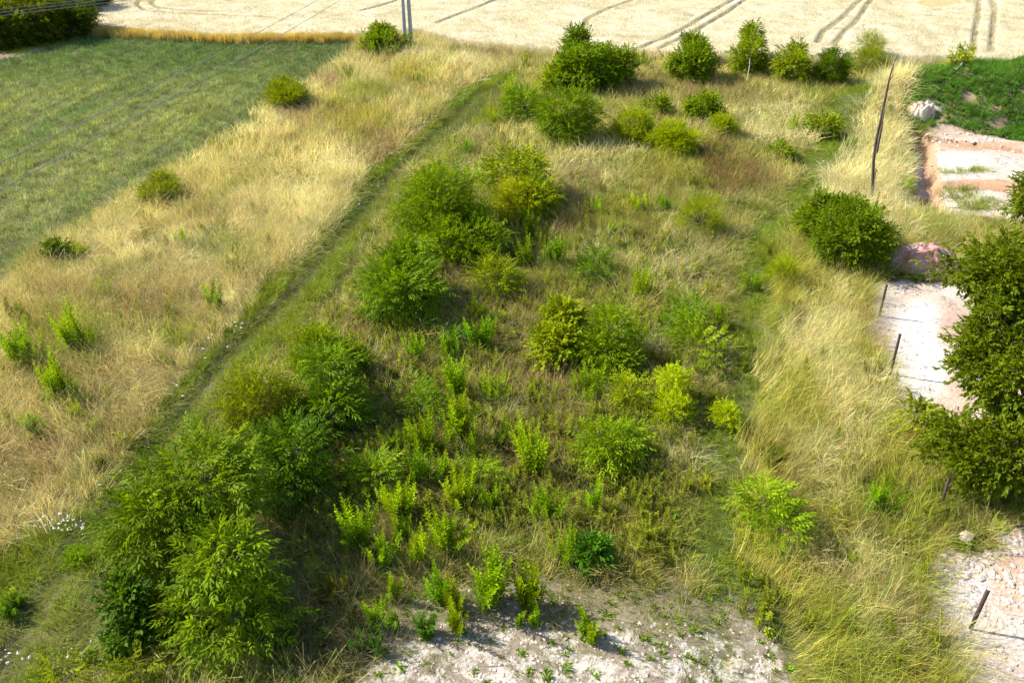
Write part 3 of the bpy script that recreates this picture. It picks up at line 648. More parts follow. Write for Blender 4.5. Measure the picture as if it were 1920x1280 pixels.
T(n, 'walnut with broad light green leaves, nearest of all trees to the camera', c, [(345,975,500,1130),(330,1080,545,1225)], 'walnut', (.085,.165,.012), 0.35, seed=2, parts=300, trunk=.07, group=g)
T(n, 'dark walnut wedged between the olive shrub and the brown grass', c, [(485,790,620,900),(500,860,610,965)], 'walnut', (.05,.12,.012), 0.32, seed=3, parts=300, trunk=.06, group=g)
T(n, 'walnut with drooping leaves just beside the feathery green shrub', c, [(565,650,660,760),(570,720,680,835)], 'walnut', (.07,.145,.012), 0.30, seed=4, parts=250, trunk=.06, group=g)
T('round_shrub', 'round olive-green shrub between the track and the drooping walnut', 'shrub', [(410,690,560,850)], 'small', OL, .17, seed=5, trunk=.04)
T('feathery_shrub', 'feathery bright shrub uphill of the drooping walnut, below the pale grass', 'shrub', [(545,605,640,720),(600,640,690,720)], 'small', (.09,.16,.012), .17, seed=6, up=.6)
T(n, 'dense walnut standing in front of the huge round bush', c, [(735,440,800,540),(682,490,825,615),(690,470,800,580)], 'walnut', (.075,.155,.010), 0.30, seed=7, parts=280, trunk=.06, group=g)
T('round_bush', 'huge round bush in the middle of the plot, widest of all', 'shrub', [(735,310,930,470),(760,390,945,505)], 'small', (.085,.165,.008), .25, .95, seed=8, trunk=.08)
T(n, 'walnut directly behind the huge round bush', c, [(905,280,1025,360),(960,330,1030,420)], 'walnut', (.10,.175,.010), .36, seed=9, trunk=.05, yellow=.3, group=g)
T('yellowing_shrub', 'yellowish shrub filling the gap between the huge round bush and its walnut', 'shrub', [(925,340,1010,430)], 'small', YG, .18, seed=10, yellow=.3)
T(n, 'rounded walnut below the tallest tree, drooping leaves catching light', c, [(1005,170,1120,280)], 'walnut', (.08,.16,.010), 0.32, seed=11, trunk=.06, group=g)
T(n, 'small walnut touching the near side of the rounded one, by the track', c, [(950,160,1015,240)], 'walnut', (.07,.15,.014), .36, seed=12, trunk=.05, group=g)
T(n, 'tallest pointed tree of the plot, near the wheat', c, [(1058,50,1112,135),(1030,88,1145,185),(1100,90,1150,140)], 'oval', (.075,.15,.012), .30, seed=13, trunk=.08)
T(n, 'low spreading tree leaning against the tallest one', c, [(1110,92,1195,172)], 'oval', (.09,.16,.014), .28, seed=14, trunk=.05)
T('light_shrub', 'light green shrub at the foot of the tallest tree', 'shrub', [(1010,125,1095,185)], 'oval', YG, .24, seed=15)
g2 = 'trees in a row along the wheat'
T('walnut_tree', 'rounded tree, first in the row after the tallest one', c, [(1278,66,1325,110),(1256,85,1345,162)], 'oval', (.085,.16,.012), .30, seed=16, trunk=.05, group=g2)
T('walnut_tree', 'tree with a pale bare stem below its pointed crown', c, [(1388,46,1432,95),(1366,75,1440,155)], 'oval', (.11,.185,.014), .30, seed=17, trunk=.03, bark='pale_bark', group=g2, base=(1400,160))
T('walnut_tree', 'ragged light tree between the pale-stemmed tree and the dark round one', c, [(1478,76,1515,110),(1448,95,1518,165)], 'oval', (.11,.18,.014), .28, open_=.2, seed=18, trunk=.05, group=g2)
T('dark_bush', 'dark round bush in the row along the wheat', 'shrub', [(1528,97,1590,170)], 'small', (.05,.11,.012), .24, 1.3, seed=19, group=g2)
T('feathery_tree', 'slender feathery tree last in the row by the wheat', c, [(1605,65,1655,110),(1596,90,1668,148)], 'willow', (.13,.18,.02), .30, seed=20, open_=.2, trunk=.04, group=g2)
T('sparse_tree', 'sparse small tree behind the green mound', c, [(1782,100,1802,122),(1800,87,1822,108),(1800,105,1826,130)], 'oval', YG, .26, seed=21, open_=.3, trunk=.06, base=(1791,136))
T('round_bush', 'round bush beside the concrete pole', 'shrub', [(690,43,745,95),(673,60,765,108)], 'oval', (.08,.15,.012), .26, seed=22)
T('round_shrub', 'round yellow-green shrub where crop and pale grass meet, highest of three', 'shrub', [(505,147,560,195),(497,160,582,208)], 'small', (.13,.15,.008), .20, seed=23)
T('leafy_shrub', 'middle shrub of three on the crop edge, ragged top', 'shrub', [(285,320,325,360),(260,340,342,392)], 'small', (.10,.15,.012), .20, seed=24)
T('dark_shrub', 'small dark shrub on the crop edge nearest the camera', 'shrub', [(85,452,130,496)], 'oval', (.05,.11,.02), .22, seed=25)
T('light_shrub', 'pale green tuft-like shrub against the small dark one', 'shrub', [(128,457,162,492)], 'small', YG, .16, seed=26)
T('yellow_shrub', 'bright yellow-green round shrub in mid plot, roundest of its cluster', 'shrub', [(1220,232,1310,300)], 'small', (.20,.24,.012), .18, 1.3, seed=27)
T('olive_shrub', 'olive shrub sharing a cluster with the yellow-green one', 'shrub', [(1150,205,1228,280)], 'small', YG, .18, seed=28)
T(n, 'bushy sapling behind the bright yellow-green round shrub', c, [(1288,178,1352,240)], 'oval', (.10,.18,.014), .26, seed=29, group=g)
T(n, 'small upright sapling between the olive shrub and the wheat', c, [(1208,182,1256,228)], 'oval', (.09,.16,.014), .26, seed=30, group=g)
T('round_bush', 'big dark-green round bush at the boundary, beside the pink clay heap', 'shrub', [(1500,365,1640,450),(1530,390,1665,515)], 'oval', (.075,.14,.010), .19, 1.3, seed=31, trunk=.07)
T('yellow_shrub', 'yellow-green shrub against the near side of the boundary bush', 'shrub', [(1488,385,1560,460)], 'small', YG, .18, seed=32)
T(n, 'huge overhanging tree at the edge of the clay yard', c, [(1745,425,2050,610),(1775,600,2070,800),(1870,300,2080,470),(1755,765,2060,935),(1840,430,2040,720),(1800,560,1950,720)], 'far_oval', (.066,.112,.012), .27, 1.0, seed=33, parts=300, trunk=.16, base=(1960,960))
T('walnut_sapling', 'sapling growing round a fence post in front of the white clay', 'sapling', [(1690,742,1752,820),(1730,780,1790,850)], 'oval', (.12,.17,.012), .28, seed=34, open_=.55)
T('walnut_sapling', 'low dark sapling alone in pale grass in the plot centre', 'sapling', [(1100,474,1130,500),(1082,488,1148,525)], 'walnut', (.05,.13,.02), .32, seed=35, trunk=.02)
T('walnut_sapling', 'tall narrow walnut sapling in the plot centre', 'sapling', [(1115,580,1180,660),(1095,630,1165,700),(1140,650,1195,720)], 'walnut', (.10,.185,.012), 0.29, seed=36, trunk=.03, parts=120)
T('light_shrub', 'wide light green shrub next to the tall narrow walnut sapling', 'shrub', [(1010,560,1100,640),(995,610,1085,700)], 'oval', (.15,.21,.014), .24, seed=37, open_=.15)
T('walnut_sapling', 'upright dark sapling beside the footpath', 'sapling', [(1272,556,1308,605),(1262,590,1312,640)], 'walnut', (.075,.165,.014), .30, seed=38, trunk=.02)
T('walnut_sapling', 'spreading sapling beside the footpath, just nearer than the upright one', 'sapling', [(1268,622,1348,682)], 'walnut', (.11,.19,.014), .32, seed=39, trunk=.02)
T('walnut_sapling', 'bushy round walnut in the foreground of the plot', 'sapling', [(1080,785,1205,892)], 'walnut', (.10,.19,.012), 0.29, seed=40, parts=200, trunk=.04)
T('yellow_shrub', 'tall narrow lemon-yellow shrub near the footpath', 'shrub', [(1238,690,1284,750),(1225,735,1290,802)], 'small', YE, .18, seed=41)
T('yellow_shrub', 'shorter yellow-green shrub next to the tall lemon-yellow one', 'shrub', [(1150,705,1208,780)], 'small', (.20,.27,.02), .18, seed=42, open_=.2)
T('yellow_shrub', 'small golden shrub right on the footpath edge', 'shrub', [(1340,758,1384,810)], 'small', YE, .18, seed=43)
T('walnut_sapling', 'lime sapling between footpath and tall grass, the upper of two', 'sapling', [(1392,915,1466,988)], 'walnut', (.12,.22,.014), .30, seed=44, parts=60, trunk=.02)
T('walnut_sapling', 'lime sapling between footpath and tall grass, the lower of two', 'sapling', [(1436,962,1490,1035)], 'walnut', (.11,.21,.014), .28, seed=45, parts=50, trunk=.02)
T('walnut_sapling', 'thin sapling under the shaded side of the huge round bush', 'sapling', [(915,478,945,520),(880,490,970,560)], 'walnut', (.11,.18,.014), .28, seed=46, open_=.35, trunk=.02)
T('walnut_sapling', 'sapling with curved leaves amid brown grass, beyond the foreground goldenrod', 'sapling', [(765,722,805,760),(775,745,815,795)], 'walnut', (.075,.165,.014), .28, seed=47, open_=.2, trunk=.02)
T('walnut_sapling', 'wide sapling with long leaves among the foreground goldenrod', 'sapling', [(665,855,740,935)], 'walnut', (.09,.18,.012), .28, seed=48, trunk=.02, parts=60)
T('walnut_sapling', 'small star-leaved sapling rising behind a pair of goldenrod clumps', 'sapling', [(878,868,920,922)], 'walnut', (.10,.20,.014), .26, seed=49, trunk=.02)
T('dark_sapling', 'small dark glossy sapling at the edge of the bare white ground', 'sapling', [(1080,1000,1135,1068)], 'oval', (.045,.14,.02), .20, seed=50, trunk=.02)
T('walnut_sapling', 'sapling with pale flower heads beside the upper footpath', 'sapling', [(1512,212,1570,262)], 'oval', (.11,.18,.03), .26, seed=51, trunk=.02)
T('walnut_sapling', 'tiny sapling in the pale silky grass by the upper footpath', 'sapling', [(1440,265,1480,302)], 'oval', (.10,.17,.02), .24, seed=52, trunk=.02)
T('bramble', 'dark bramble thicket at the foot of the nearest walnuts', 'shrub', [(200,1085,275,1160),(205,1140,290,1228)], 'oval', (.04,.10,.02), .20, seed=53)
T('walnut_sapling', 'low sapling cut by the bottom edge near the track', 'sapling', [(70,1240,170,1310)], 'walnut', (.10,.16,.02), .28, seed=54, trunk=.02)
T('herb_bush', 'small bright round herb bush alone on the near track', 'shrub', [(118,1028,166,1062)], 'small', (.09,.19,.01), .14, 1.4, seed=55)
T('walnut_sapling', 'sapling tucked behind the bramble at the bottom of the walnuts', 'sapling', [(225,1225,290,1290)], 'walnut', (.09,.15,.014), .26, seed=56, trunk=.02)
T('dark_sapling', 'blue-green sapling half hidden among goldenrod under the dense walnut', 'sapling', [(830,620,868,655)], 'walnut', (.03,.11,.03), .26, seed=57, trunk=.02)
T('bramble', 'dark green bramble beside the feathery shrub', 'shrub', [(640,655,690,705)], 'oval', (.04,.10,.025), .20, seed=58)
T('yellow_shrub', 'airy yellow-green shrub in mid plot, surrounded by pale grass', 'shrub', [(1275,372,1350,450)], 'willow', YG, .22, seed=59, open_=.3, up=.6)
T('light_shrub', 'bright green shrub on the clay edge under the leaning dead trunk', 'shrub', [(1690,335,1712,365)], 'small', (.11,.2,.02), .18, seed=60)
# shrubs by the footpath
T('yellow_shrub', 'round yellow-green shrub in the tall grass next to the footpath bend', 'shrub', [(1440,485,1495,545)], 'willow', (.2,.25,.015), .18, seed=61, up=.7)
T('olive_shrub', 'soft olive shrub between the two tall-grass slopes under the row of trees', 'shrub', [(1330,215,1385,265)], 'small', YG, .18, seed=62)
# forest in the far corner
fg = 'dark trees of the forest edge'
for i, (bx, lab) in enumerate([([(-60,-60,60,50),(-40,10,60,98)], 'forest tree at the picture corner, nearest the ploughed margin'), ([(40,-80,140,30),(30,-10,115,88)], 'forest tree with yellowish twigs behind the three wires'),
        ([(100,-60,180,20),(90,0,172,76)], 'dark forest tree next to the corner of the wheat'), ([(-220,-60,-60,60),(-200,0,-80,100)], 'forest tree outermost along the ploughed margin'),
        ([(150,-120,250,-20),(140,-60,215,12)], 'forest tree furthest back beside the wheat')]):
    T('forest_tree', lab, 'tree', bx, 'small', ((.045,.08,.012), (.06,.095,.012), (.03,.06,.012), (.04,.07,.012), (.03,.055,.012))[i], .5, 1.5, seed=70 + i, trunk=.15, group=fg)

# ---------------------------------------------------------------- goldenrod and tall weeds: each stem a part
def stem_mesh(seed, nl=62, spread=.16, L=.125):
    rng = np.random.default_rng(seed); V = []; F = []; C = []
    bend = rng.normal(0, .08, 2)
    def pos(t): return np.array((bend[0] * t * t, bend[1] * t * t, t))
    for s in range(5):
        for k in range(3):
            a = k * 2.09; r = .012 * (1 - .7 * s / 4); p_ = pos(s / 4 * .97); V.append(p_ + (r * math.cos(a), r * math.sin(a), 0)); C.append((.9, .85, .8))
    for s in range(4):
        for k in range(3): a, b = s * 3 + k, s * 3 + (k + 1) % 3; F += [(a, b, b + 3), (a, b + 3, a + 3)]
    for i in range(nl):
        t = .12 + .88 * (i / nl) ** .85; a = i * 2.4 + rng.normal(0, .3); e = .35 + .75 * t + rng.normal(0, .12); l = L * (1.15 - .6 * abs(t - .45)) * rng.uniform(.7, 1.2) * (1 if t < .85 else .6)
        d = np.array((math.cos(a) * math.cos(e), math.sin(a) * math.cos(e), math.sin(e))); s = np.array((-math.sin(a), math.cos(a), 0)); p_ = pos(t); b = len(V); w_ = l * .12
        m_ = p_ + d * l * .5 + (0, 0, .01); tip = p_ + d * l - (0, 0, l * .25); V += [p_, m_ - s * w_, tip, m_ + s * w_]; F += [(b, b + 1, b + 2), (b, b + 2, b + 3)]
        k = (.75 + .45 * t) * (1 + rng.normal(0, .1)); C += [(k * (1 + .15 * t), k, k * .8)] * 4
    return mk('stem', np.array(V), np.array(F), MAT['leaf'], var=np.array(C).clip(.3, 1.8), link=False).data
SM = [stem_mesh(i) for i in range(6)]
GOLD = (.28, .42, .006); LIME = (.20, .36, .006); MID = (.17, .29, .007)
def weed(cx, yb, wpx, hpx, label, col=GOLD, ns=None, seed=0, name='goldenrod', cat='weed', group='goldenrod clumps'):
    rng = np.random.default_rng(500 + int(cx) * 3 + int(yb)); x, y, z = hit(cx, yb); d = proj(x, y, z)[2]; rw = wpx / 2 * d / FPX
    phi = math.atan2(CAM_H, y); H = hpx * d / FPX / math.cos(phi) * 1.25; ns = ns or int(np.clip(wpx / 2.7, 3, 24))
    kc = rng.uniform(.8, 1.12); col = (col[0] * rng.uniform(.8, 1.08), col[1], col[2]); root = thing(name, label, cat, (x, y, z), group)
    for i in range(ns):
        a = rng.uniform(0, 6.28); r = math.sqrt(rng.uniform(0, 1)) * rw * .74; h = H * rng.uniform(.42, 1.0) * (1 - .3 * (r / (rw + .01)))
        o = bpy.data.objects.new('stem', SM[rng.integers(0, 6)]); COL.objects.link(o); o.parent = root
        o.location = (r * math.cos(a), r * math.sin(a) * .8, -.03); s = max(.75, h * .9)
        s = min(1.35, s) * (1.15 if d > 28 else 1)
        lx = r / (rw + .01) * .32
        o.rotation_euler = (-math.sin(a) * lx + rng.normal(0, .13), math.cos(a) * lx + rng.normal(0, .13), rng.uniform(0, 6.28)); o.scale = (s, s, h)
        k = rng.normal(1, .16) * kc; o.color = (col[0] * k, col[1] * k, col[2], 1)
    return root
WD = [
 (676,1022,50,80,'goldenrod clump farthest to the brown grass side, above the lower twin clumps',GOLD),
 (718,1066,42,70,'goldenrod clump with reddish foot where brown grass ends',GOLD),
 (783,1057,42,66,'goldenrod clump leaning over the first bare soil',GOLD),
 (753,975,52,78,'goldenrod clump below the wide long-leaved sapling',GOLD),
 (758,1015,44,50,'short goldenrod clump between the foreground brown grass clumps',LIME),
 (836,1037,45,80,'tall slender goldenrod clump beside pale straw tuft',GOLD),
 (866,952,64,70,'broad goldenrod clump in front of the star-leaved sapling',GOLD),
 (925,967,50,60,'rounded leafy clump beyond the broad goldenrod',LIME),
 (1016,987,60,72,'yellowish goldenrod clump standing alone in foreground dry grass',GOLD),
 (1112,962,28,60,'narrow goldenrod clump in front of the bushy round walnut',GOLD),
 (1062,1057,60,62,'goldenrod clump touching the dark glossy sapling',GOLD),
 (826,1125,44,58,'leafy green clump on bare soil, behind the slim pair',LIME),
 (852,1145,30,62,'slim goldenrod on bare soil, upper of the slim pair',GOLD),
 (853,1187,34,50,'slim goldenrod on bare soil, lower of the slim pair',GOLD),
 (917,1132,68,92,'spreading goldenrod with three tall spires on bare soil',GOLD),
 (990,1137,62,76,'fan-shaped goldenrod on bare soil beside the three-spired one',GOLD),
 (1096,1192,22,50,'tall single goldenrod spire on white ground',GOLD),
 (1110,1205,20,46,'leaning goldenrod spire on white ground',GOLD),
 (1003,1168,20,34,'tiny goldenrod shoots below the fan-shaped goldenrod',GOLD),
 (975,1173,14,28,'single tiny shoot on the white crust near the fan-shaped goldenrod',LIME),
 (625,1128,60,46,'low reddish goldenrod clump in the dark grass of the near plot',(.2,.22,.015)),
 (737,1125,22,45,'thin goldenrod sprigs at the brown grass end',GOLD),
 (710,1180,36,44,'short yellow goldenrod on shaded bare ground',GOLD),
 (738,1178,26,34,'short green goldenrod beside the short yellow one',LIME),
 (798,1190,48,34,'low dark green tuft on the bare ground',(.07,.19,.012)),
 (700,1226,60,36,'low spreading green tuft at the shaded foot of the plot',(.08,.17,.012)),
 (790,912,72,74,'dense green clump beyond the broad goldenrod in the foreground',LIME),
 (845,900,40,50,'lighter clump attached to the dense green one',GOLD),
 (782,682,42,60,'upright clump in the brown grass in front of the dense walnut',LIME),
 (845,672,50,60,'clump hiding the blue-green sapling',LIME),
 (905,655,52,72,'tall clump in mid plot with pale tips, beyond the two-stage column',LIME),
 (895,605,50,50,'clump in the shade of the huge round bush',MID),
 (860,752,46,90,'tall column of goldenrod, upper stage',GOLD),
 (853,830,52,86,'tall column of goldenrod, lower stage',GOLD),
 (927,756,58,58,'spreading clump with candle-like shoots in mid plot',GOLD),
 (800,852,60,70,'bushy green clump above the dense foreground clump',LIME),
 (742,852,56,62,'green clump in brown grass beside the curved-leaf sapling',MID),
 (786,830,40,50,'small yellow shoots below the curved-leaf sapling',GOLD),
 (1003,892,40,104,'very tall narrow goldenrod mid-foreground',GOLD),
 (985,850,50,50,'pale clump behind the very tall narrow goldenrod',GOLD),
 (940,840,40,60,'dark-leaved upright clump in the foreground middle',MID),
 (888,862,32,60,'slender clump left of the dark-leaved upright one',GOLD),
 (1100,752,56,72,'clump with whitish flower heads under the tall narrow sapling',LIME),
 (1036,497,52,60,'bright clump in mid plot beyond the low dark sapling',LIME),
 (985,502,36,60,'narrow clump beside the shade of the huge round bush',MID),
 (992,452,26,60,'thin clump under the yellowing shrub',MID),
 (1205,560,50,60,'bushy clump in pale grass of the plot centre',GOLD),
 (1250,535,24,36,'small clump next to the bushy one in the pale grass',GOLD),
 (1345,612,40,48,'round dense clump hugging the footpath',LIME),
 (1283,640,44,60,'clump clinging to the upright footpath sapling',LIME),
 (1188,655,30,66,'clump behind the tall narrow walnut sapling',GOLD),
 (1220,690,44,44,'olive clump beside the spreading shrub edge',(.2,.22,.014)),
 (1240,396,38,40,'round lime clump in the upper plot',LIME),
 (1200,395,50,34,'yellowish clump beside the round lime one in the upper plot',GOLD),
 (1150,440,30,34,'small clump below the silky upper grass',GOLD),
 (1115,216,30,34,'green clump below the rounded walnut shadow',LIME),
 (1200,132,50,40,'clump between the low spreading tree and the row along the wheat',LIME),
 (1190,275,40,40,'clump under the olive shrub',MID),
 (875,290,30,36,'round clump on the track verge above the huge round bush',LIME),
 (958,200,40,60,'bright verge clump beside the small walnut',GOLD),
 (922,235,44,40,'bright verge clump by the track, below the small walnut',GOLD),
 (985,130,22,34,'clump at the far end of the track',GOLD),
 (700,110,30,30,'clump below the pole bush',LIME),
 (655,155,40,34,'clump on the bank below the pole',MID),
 (790,165,50,30,'clump near the top of the pale bank',MID),
 (150,665,76,80,'tall clump on the pale bank, upper of the trio',LIME),
 (58,690,84,80,'widest clump on the pale bank at the picture edge',LIME),
 (120,755,64,76,'clump on the pale bank, lowest of the trio',LIME),
 (72,820,44,56,'narrow clump near the picture edge below the trio',LIME),
 (150,790,36,44,'small yellow clump below the bank trio',GOLD),
 (402,582,42,50,'round yellow clump in the middle of the pale bank',GOLD),
 (35,602,48,46,'olive clump at the picture edge on the bank',(.18,.22,.014)),
 (445,510,60,34,'wide thin clump on the bright bank grass',(.2,.25,.014)),
 (345,460,32,34,'small clump high on the bright bank',GOLD),
 (195,560,30,40,'thin clump on the flattened bank grass',GOLD),
 (600,740,44,50,'clump in front of the drooping walnut stem',MID),
 (1480,700,0,0,'',GOLD),
 (1540,670,30,20,'small green herb among the tall grass slope',LIME),
 (1440,870,60,40,'herb on the footpath edge beside the tall grass',MID),
 (1640,960,50,60,'leafy herb deep in the tall grass near the overhanging tree',LIME),
 (1510,905,30,24,'tiny herb in the tall grass beyond the lime saplings',MID),
 (1330,920,36,30,'small yellow herb at the footpath edge by the pale tuft',(.32,.32,.015)),
 (1165,430,30,24,'flat clump in the silky upper grass',GOLD),
 (1120,400,30,30,'short clump in the upper plot brown grass',GOLD),
 (1410,545,40,40,'green clump where the footpath narrows',LIME),
 (1490,250,40,40,'clump by the upper footpath in silky grass',GOLD),
 (1590,290,30,40,'clump on the upper footpath shoulder',LIME),
 (20,1150,44,30,'herb tuft on the near track verge',MID),
 (40,1130,30,24,'small herb tuft beyond the verge tuft',MID),
 (470,270,60,20,'flat green clump at the crop edge below the round shrub',(.18,.2,.014)),
 (405,278,44,24,'green clump at the crop edge, ragged',(.16,.2,.014)),
]
for q in WD:
    if q[2]: weed(*q)
# small scattered weeds nobody would count
rngw = np.random.default_rng(77); X = []; Y = []
PXs = rngw.uniform(560, 1350, 1150); PYs = rngw.uniform(280, 1060, 1150)
x, y = flat(PXs, PYs); z = zone(x, y); k = (z == 0) & (fbm(x * .5, y * .5, 101) > .40); x, y = x[k], y[k]
PX2 = rngw.uniform(-50, 900, 220); PY2 = rngw.uniform(130, 900, 220); x2, y2 = flat(PX2, PY2); z2 = zone(x2, y2); k = (z2 == 2); x = np.r_[x, x2[k]]; y = np.r_[y, y2[k]]
PX2 = rngw.uniform(1380, 1760, 90); PY2 = rngw.uniform(200, 1280, 90); x2, y2 = flat(PX2, PY2); z2 = zone(x2, y2); k = np.isin(z2, (6, 4, 7)); x = np.r_[x, x2[k]]; y = np.r_[y, y2[k]]
X = np.repeat(x, 4) + rngw.normal(0, .16, len(x) * 4); Y = np.repeat(y, 4) + rngw.normal(0, .16, len(x) * 4)
stem_as = []
for mdat in SM[:4]:
    mm = mdat.copy(); mm.materials.clear(); mm.materials.append(MAT['grass']); stem_as.append(bpy.data.objects.new('weed_stem', mm))
hh = rngw.uniform(.3, .65, len(X)); s = rngw.uniform(.7, 1.1, len(X))
c = np.array((.21, .27, .014)) * rngw.normal(1, .2, (len(X), 1)).clip(.5, 1.5)
scatter('scattered_weeds', place(X, Y), np.stack([rngw.normal(0, .12, len(X)), rngw.normal(0, .12, len(X)), rngw.uniform(0, 6.28, len(X))], 1), np.stack([s, s, hh], 1), c, stem_as)

# ---------------------------------------------------------------- clay heap, stones
def heap(name, label, cx0, cy0, cx1, cy1, h, colA, colB, seed):
    xa, ya, za = hit((cx0 + cx1) / 2, (cy0 + cy1) / 2 + 12); d = proj(xa, ya)[2]; rx = (cx1 - cx0) / 2 * d / FPX * 1.05; ry = rx * .62
    n = 90; u = np.linspace(-1.1, 1.1, n); U, Vv = np.meshgrid(u, u); r = np.hypot(U, Vv)
    hh_ = h * sm(r + (fbm(U * 1.6 + seed, Vv * 1.6, 5) - .5) * .45, 1.0, .25) * (.7 + .6 * fbm(U * 2 + 9, Vv * 2, 8))
    rid = np.abs(fbm(U * 5 + 3, Vv * 5, 12, 4) - .5); hh_ += (hh_ > .03) * ((fbm(U * 9, Vv * 9, 14, 3) - .5) * .36 * min(h, .8) - (.07 * h * sm(rid, .06, 0)))
    xx = U * rx; yy = Vv * ry; zz = hh_ + hgt(xx + xa, yy + ya) - za - .05
    V = np.stack([xx.ravel(), yy.ravel(), zz.ravel()], 1); id_ = np.arange(n * n).reshape(n, n)
    F = np.stack([id_[:-1, :-1], id_[:-1, 1:], id_[1:, 1:], id_[1:, :-1]], -1).reshape(-1, 4)
    t = sm(fbm(U * 3, Vv * 3, 20), .4, .6).ravel()[:, None]
    o = mk(name, V, F, MAT['clay'], extra=[('soil', np.array(colA) * (1 - t) + np.array(colB) * t)]); o.location = (xa, ya, za); tag(o, label, 'soil heap'); return o
heap('clay_heap', 'pinkish heap of dug clay beside the round boundary bush', 1636, 446, 1815, 528, .8, (.42, .20, .18), (.50, .33, .28), 2)
heap('clay_heap', 'small pale heap of sand on the weedy mound', 1692, 188, 1762, 222, .9, (.62, .54, .42), (.5, .36, .27), 7).location.z -= .3
def stone_asset(seed):
    rng = np.random.default_rng(seed); import bmesh
    bm = bmesh.new(); bmesh.ops.create_icosphere(bm, subdivisions=1, radius=1)
    for v in bm.verts: v.co *= rng.uniform(.7, 1.2); v.co.z *= .65
    me = bpy.data.meshes.new('stone'); bm.to_mesh(me); bm.free(); me.materials.append(MAT['stone']); return bpy.data.objects.new('stone', me)
st_as = [stone_asset(i) for i in range(5)]
pts = []; sz = []
for (cx, cy, rx, ry, nn, s0, s1) in ((1810,1060,55,22,160,.03,.10), (1790,1140,40,60,60,.02,.06), (1860,1200,60,80,60,.02,.07), (1880,1020,40,20,150,.03,.1), (1900,1110,30,50,80,.03,.09), (1760,400,60,8,60,.05,.12),
                                     (1800,262,90,8,90,.05,.15), (1830,300,80,25,60,.04,.1), (1820,370,80,20,60,.04,.1), (1100,1240,350,70,900,.012,.05), (950,1150,150,60,150,.015,.045), (1700,640,50,100,40,.03,.07), (1728,330,10,60,80,.05,.12)):
    for _ in range(nn):
        a, b = cx + R.uniform(-1, 1) * rx, cy + R.uniform(-1, 1) * ry; x, y = flat(a, b)
        if zone(np.array([x]), np.array([y]))[0] not in (8, 5, 11): continue
        pts.append((x, y, float(hgt(x, y)))); sz.append(s0 + (s1 - s0) * R.uniform(0, 1) ** 2.5)
pts = np.array(pts); sz = np.array(sz)
scatter('clay_clods', pts, R.uniform(0, 6.28, (len(pts), 3)) * [0, 0, 1], np.stack([sz] * 3, 1) * R.uniform(.8, 1.2, (len(pts), 3)), np.ones((len(pts), 3)), st_as)
x, y, z = hit(1810, 1010)
ro = bpy.data.objects.new('boulder', st_as[2].data); COL.objects.link(ro); ro.location = (x, y, z + .05); ro.scale = (.2, .17, .22); tag(ro, 'rounded tan boulder under the overhanging tree', 'stone')

tw = []
for k in range(3):
    o = tubes_obj('dry_stick', [(np.array([(0, 0, 0), (.4, .05, .03), (.8, -.04, .02), (1.1, .06, .06)]) * (1 + .1 * k), [.010, .008, .006, .003])], MAT['bark'], None, 4); COL.objects.unlink(o); tw.append(o)
PXs = R.uniform(150, 1750, 230); PYs = R.uniform(250, 1270, 230); x, y = flat(PXs, PYs); z = zone(x, y); k = np.isin(z, (0, 5, 6, 8)); x, y = x[k], y[k]; sc = R.uniform(.25, .75, len(x))
scatter('dry_sticks', np.stack([x, y, hgt(x, y) + np.where(z[k] == 0, R.uniform(.03, .3, len(x)), .02)], 1), np.stack([R.normal(0, .1, len(x)), R.normal(0, .25, len(x)), R.uniform(0, 6.28, len(x))], 1), np.stack([sc] * 3, 1), np.ones((len(x), 3)), tw)

# ---------------------------------------------------------------- fence posts, dead trunk, pole and wires
def upto(x, y, z0, py): # height of a vertical thing whose top is seen at py
    lo, hi = 0., 20.
    for _ in range(40):
        m = (lo + hi) / 2
        if proj(x, y, z0 + m)[1] > py: lo = m
        else: hi = m
    return lo
for (bx, by, tx, ty, lab) in ((1820,1178,1853,1105,'dark steel fence post standing free in the cracked near clay'), (1760,965,1780,896,'dark fence post buried in tall grass beneath the overhanging tree'),
        (1709,803,1728,742,'dark fence post with a sapling around it'), (1670,702,1688,625,'dark fence post halfway along the white clay'), (1649,592,1663,533,'dark fence post at the far corner of the white clay'),
        (1634,408,1646,376,'short dark fence post behind the round boundary bush'), (1738,322,1750,312,'short stake sticking out of the trench edge'), (1908,142,1913,124,'stake on top of the weedy mound')):
    x, y, z = hit(bx, by); h = upto(x, y, z, ty); r = ray(tx, ty); t = y / r[1]; xt = r[0] * t
    dx = float(np.clip(xt - x, -.25, .25))
    w_ = .027; P_ = [np.array((0, 0, -.3)), np.array((dx, 0, h))]
    V = []; 
    for p_ in P_:                                   # L-section angle iron
        for (a, b) in ((0, 0), (w_ * 2, 0), (w_ * 2, .012), (.012, .012), (.012, w_ * 2), (0, w_ * 2)): V.append(p_ + (a - w_, b - w_, 0))
    F = [(i, (i + 1) % 6, (i + 1) % 6 + 6, i + 6) for i in range(6)] + [(6, 7, 8, 9), (6, 9, 10, 11)]
    o = mk('fence_post', np.array(V), np.array(F), MAT['steel']); o.location = (x, y, z); tag(o, lab, 'fence post', 'steel fence posts along the plot boundary')
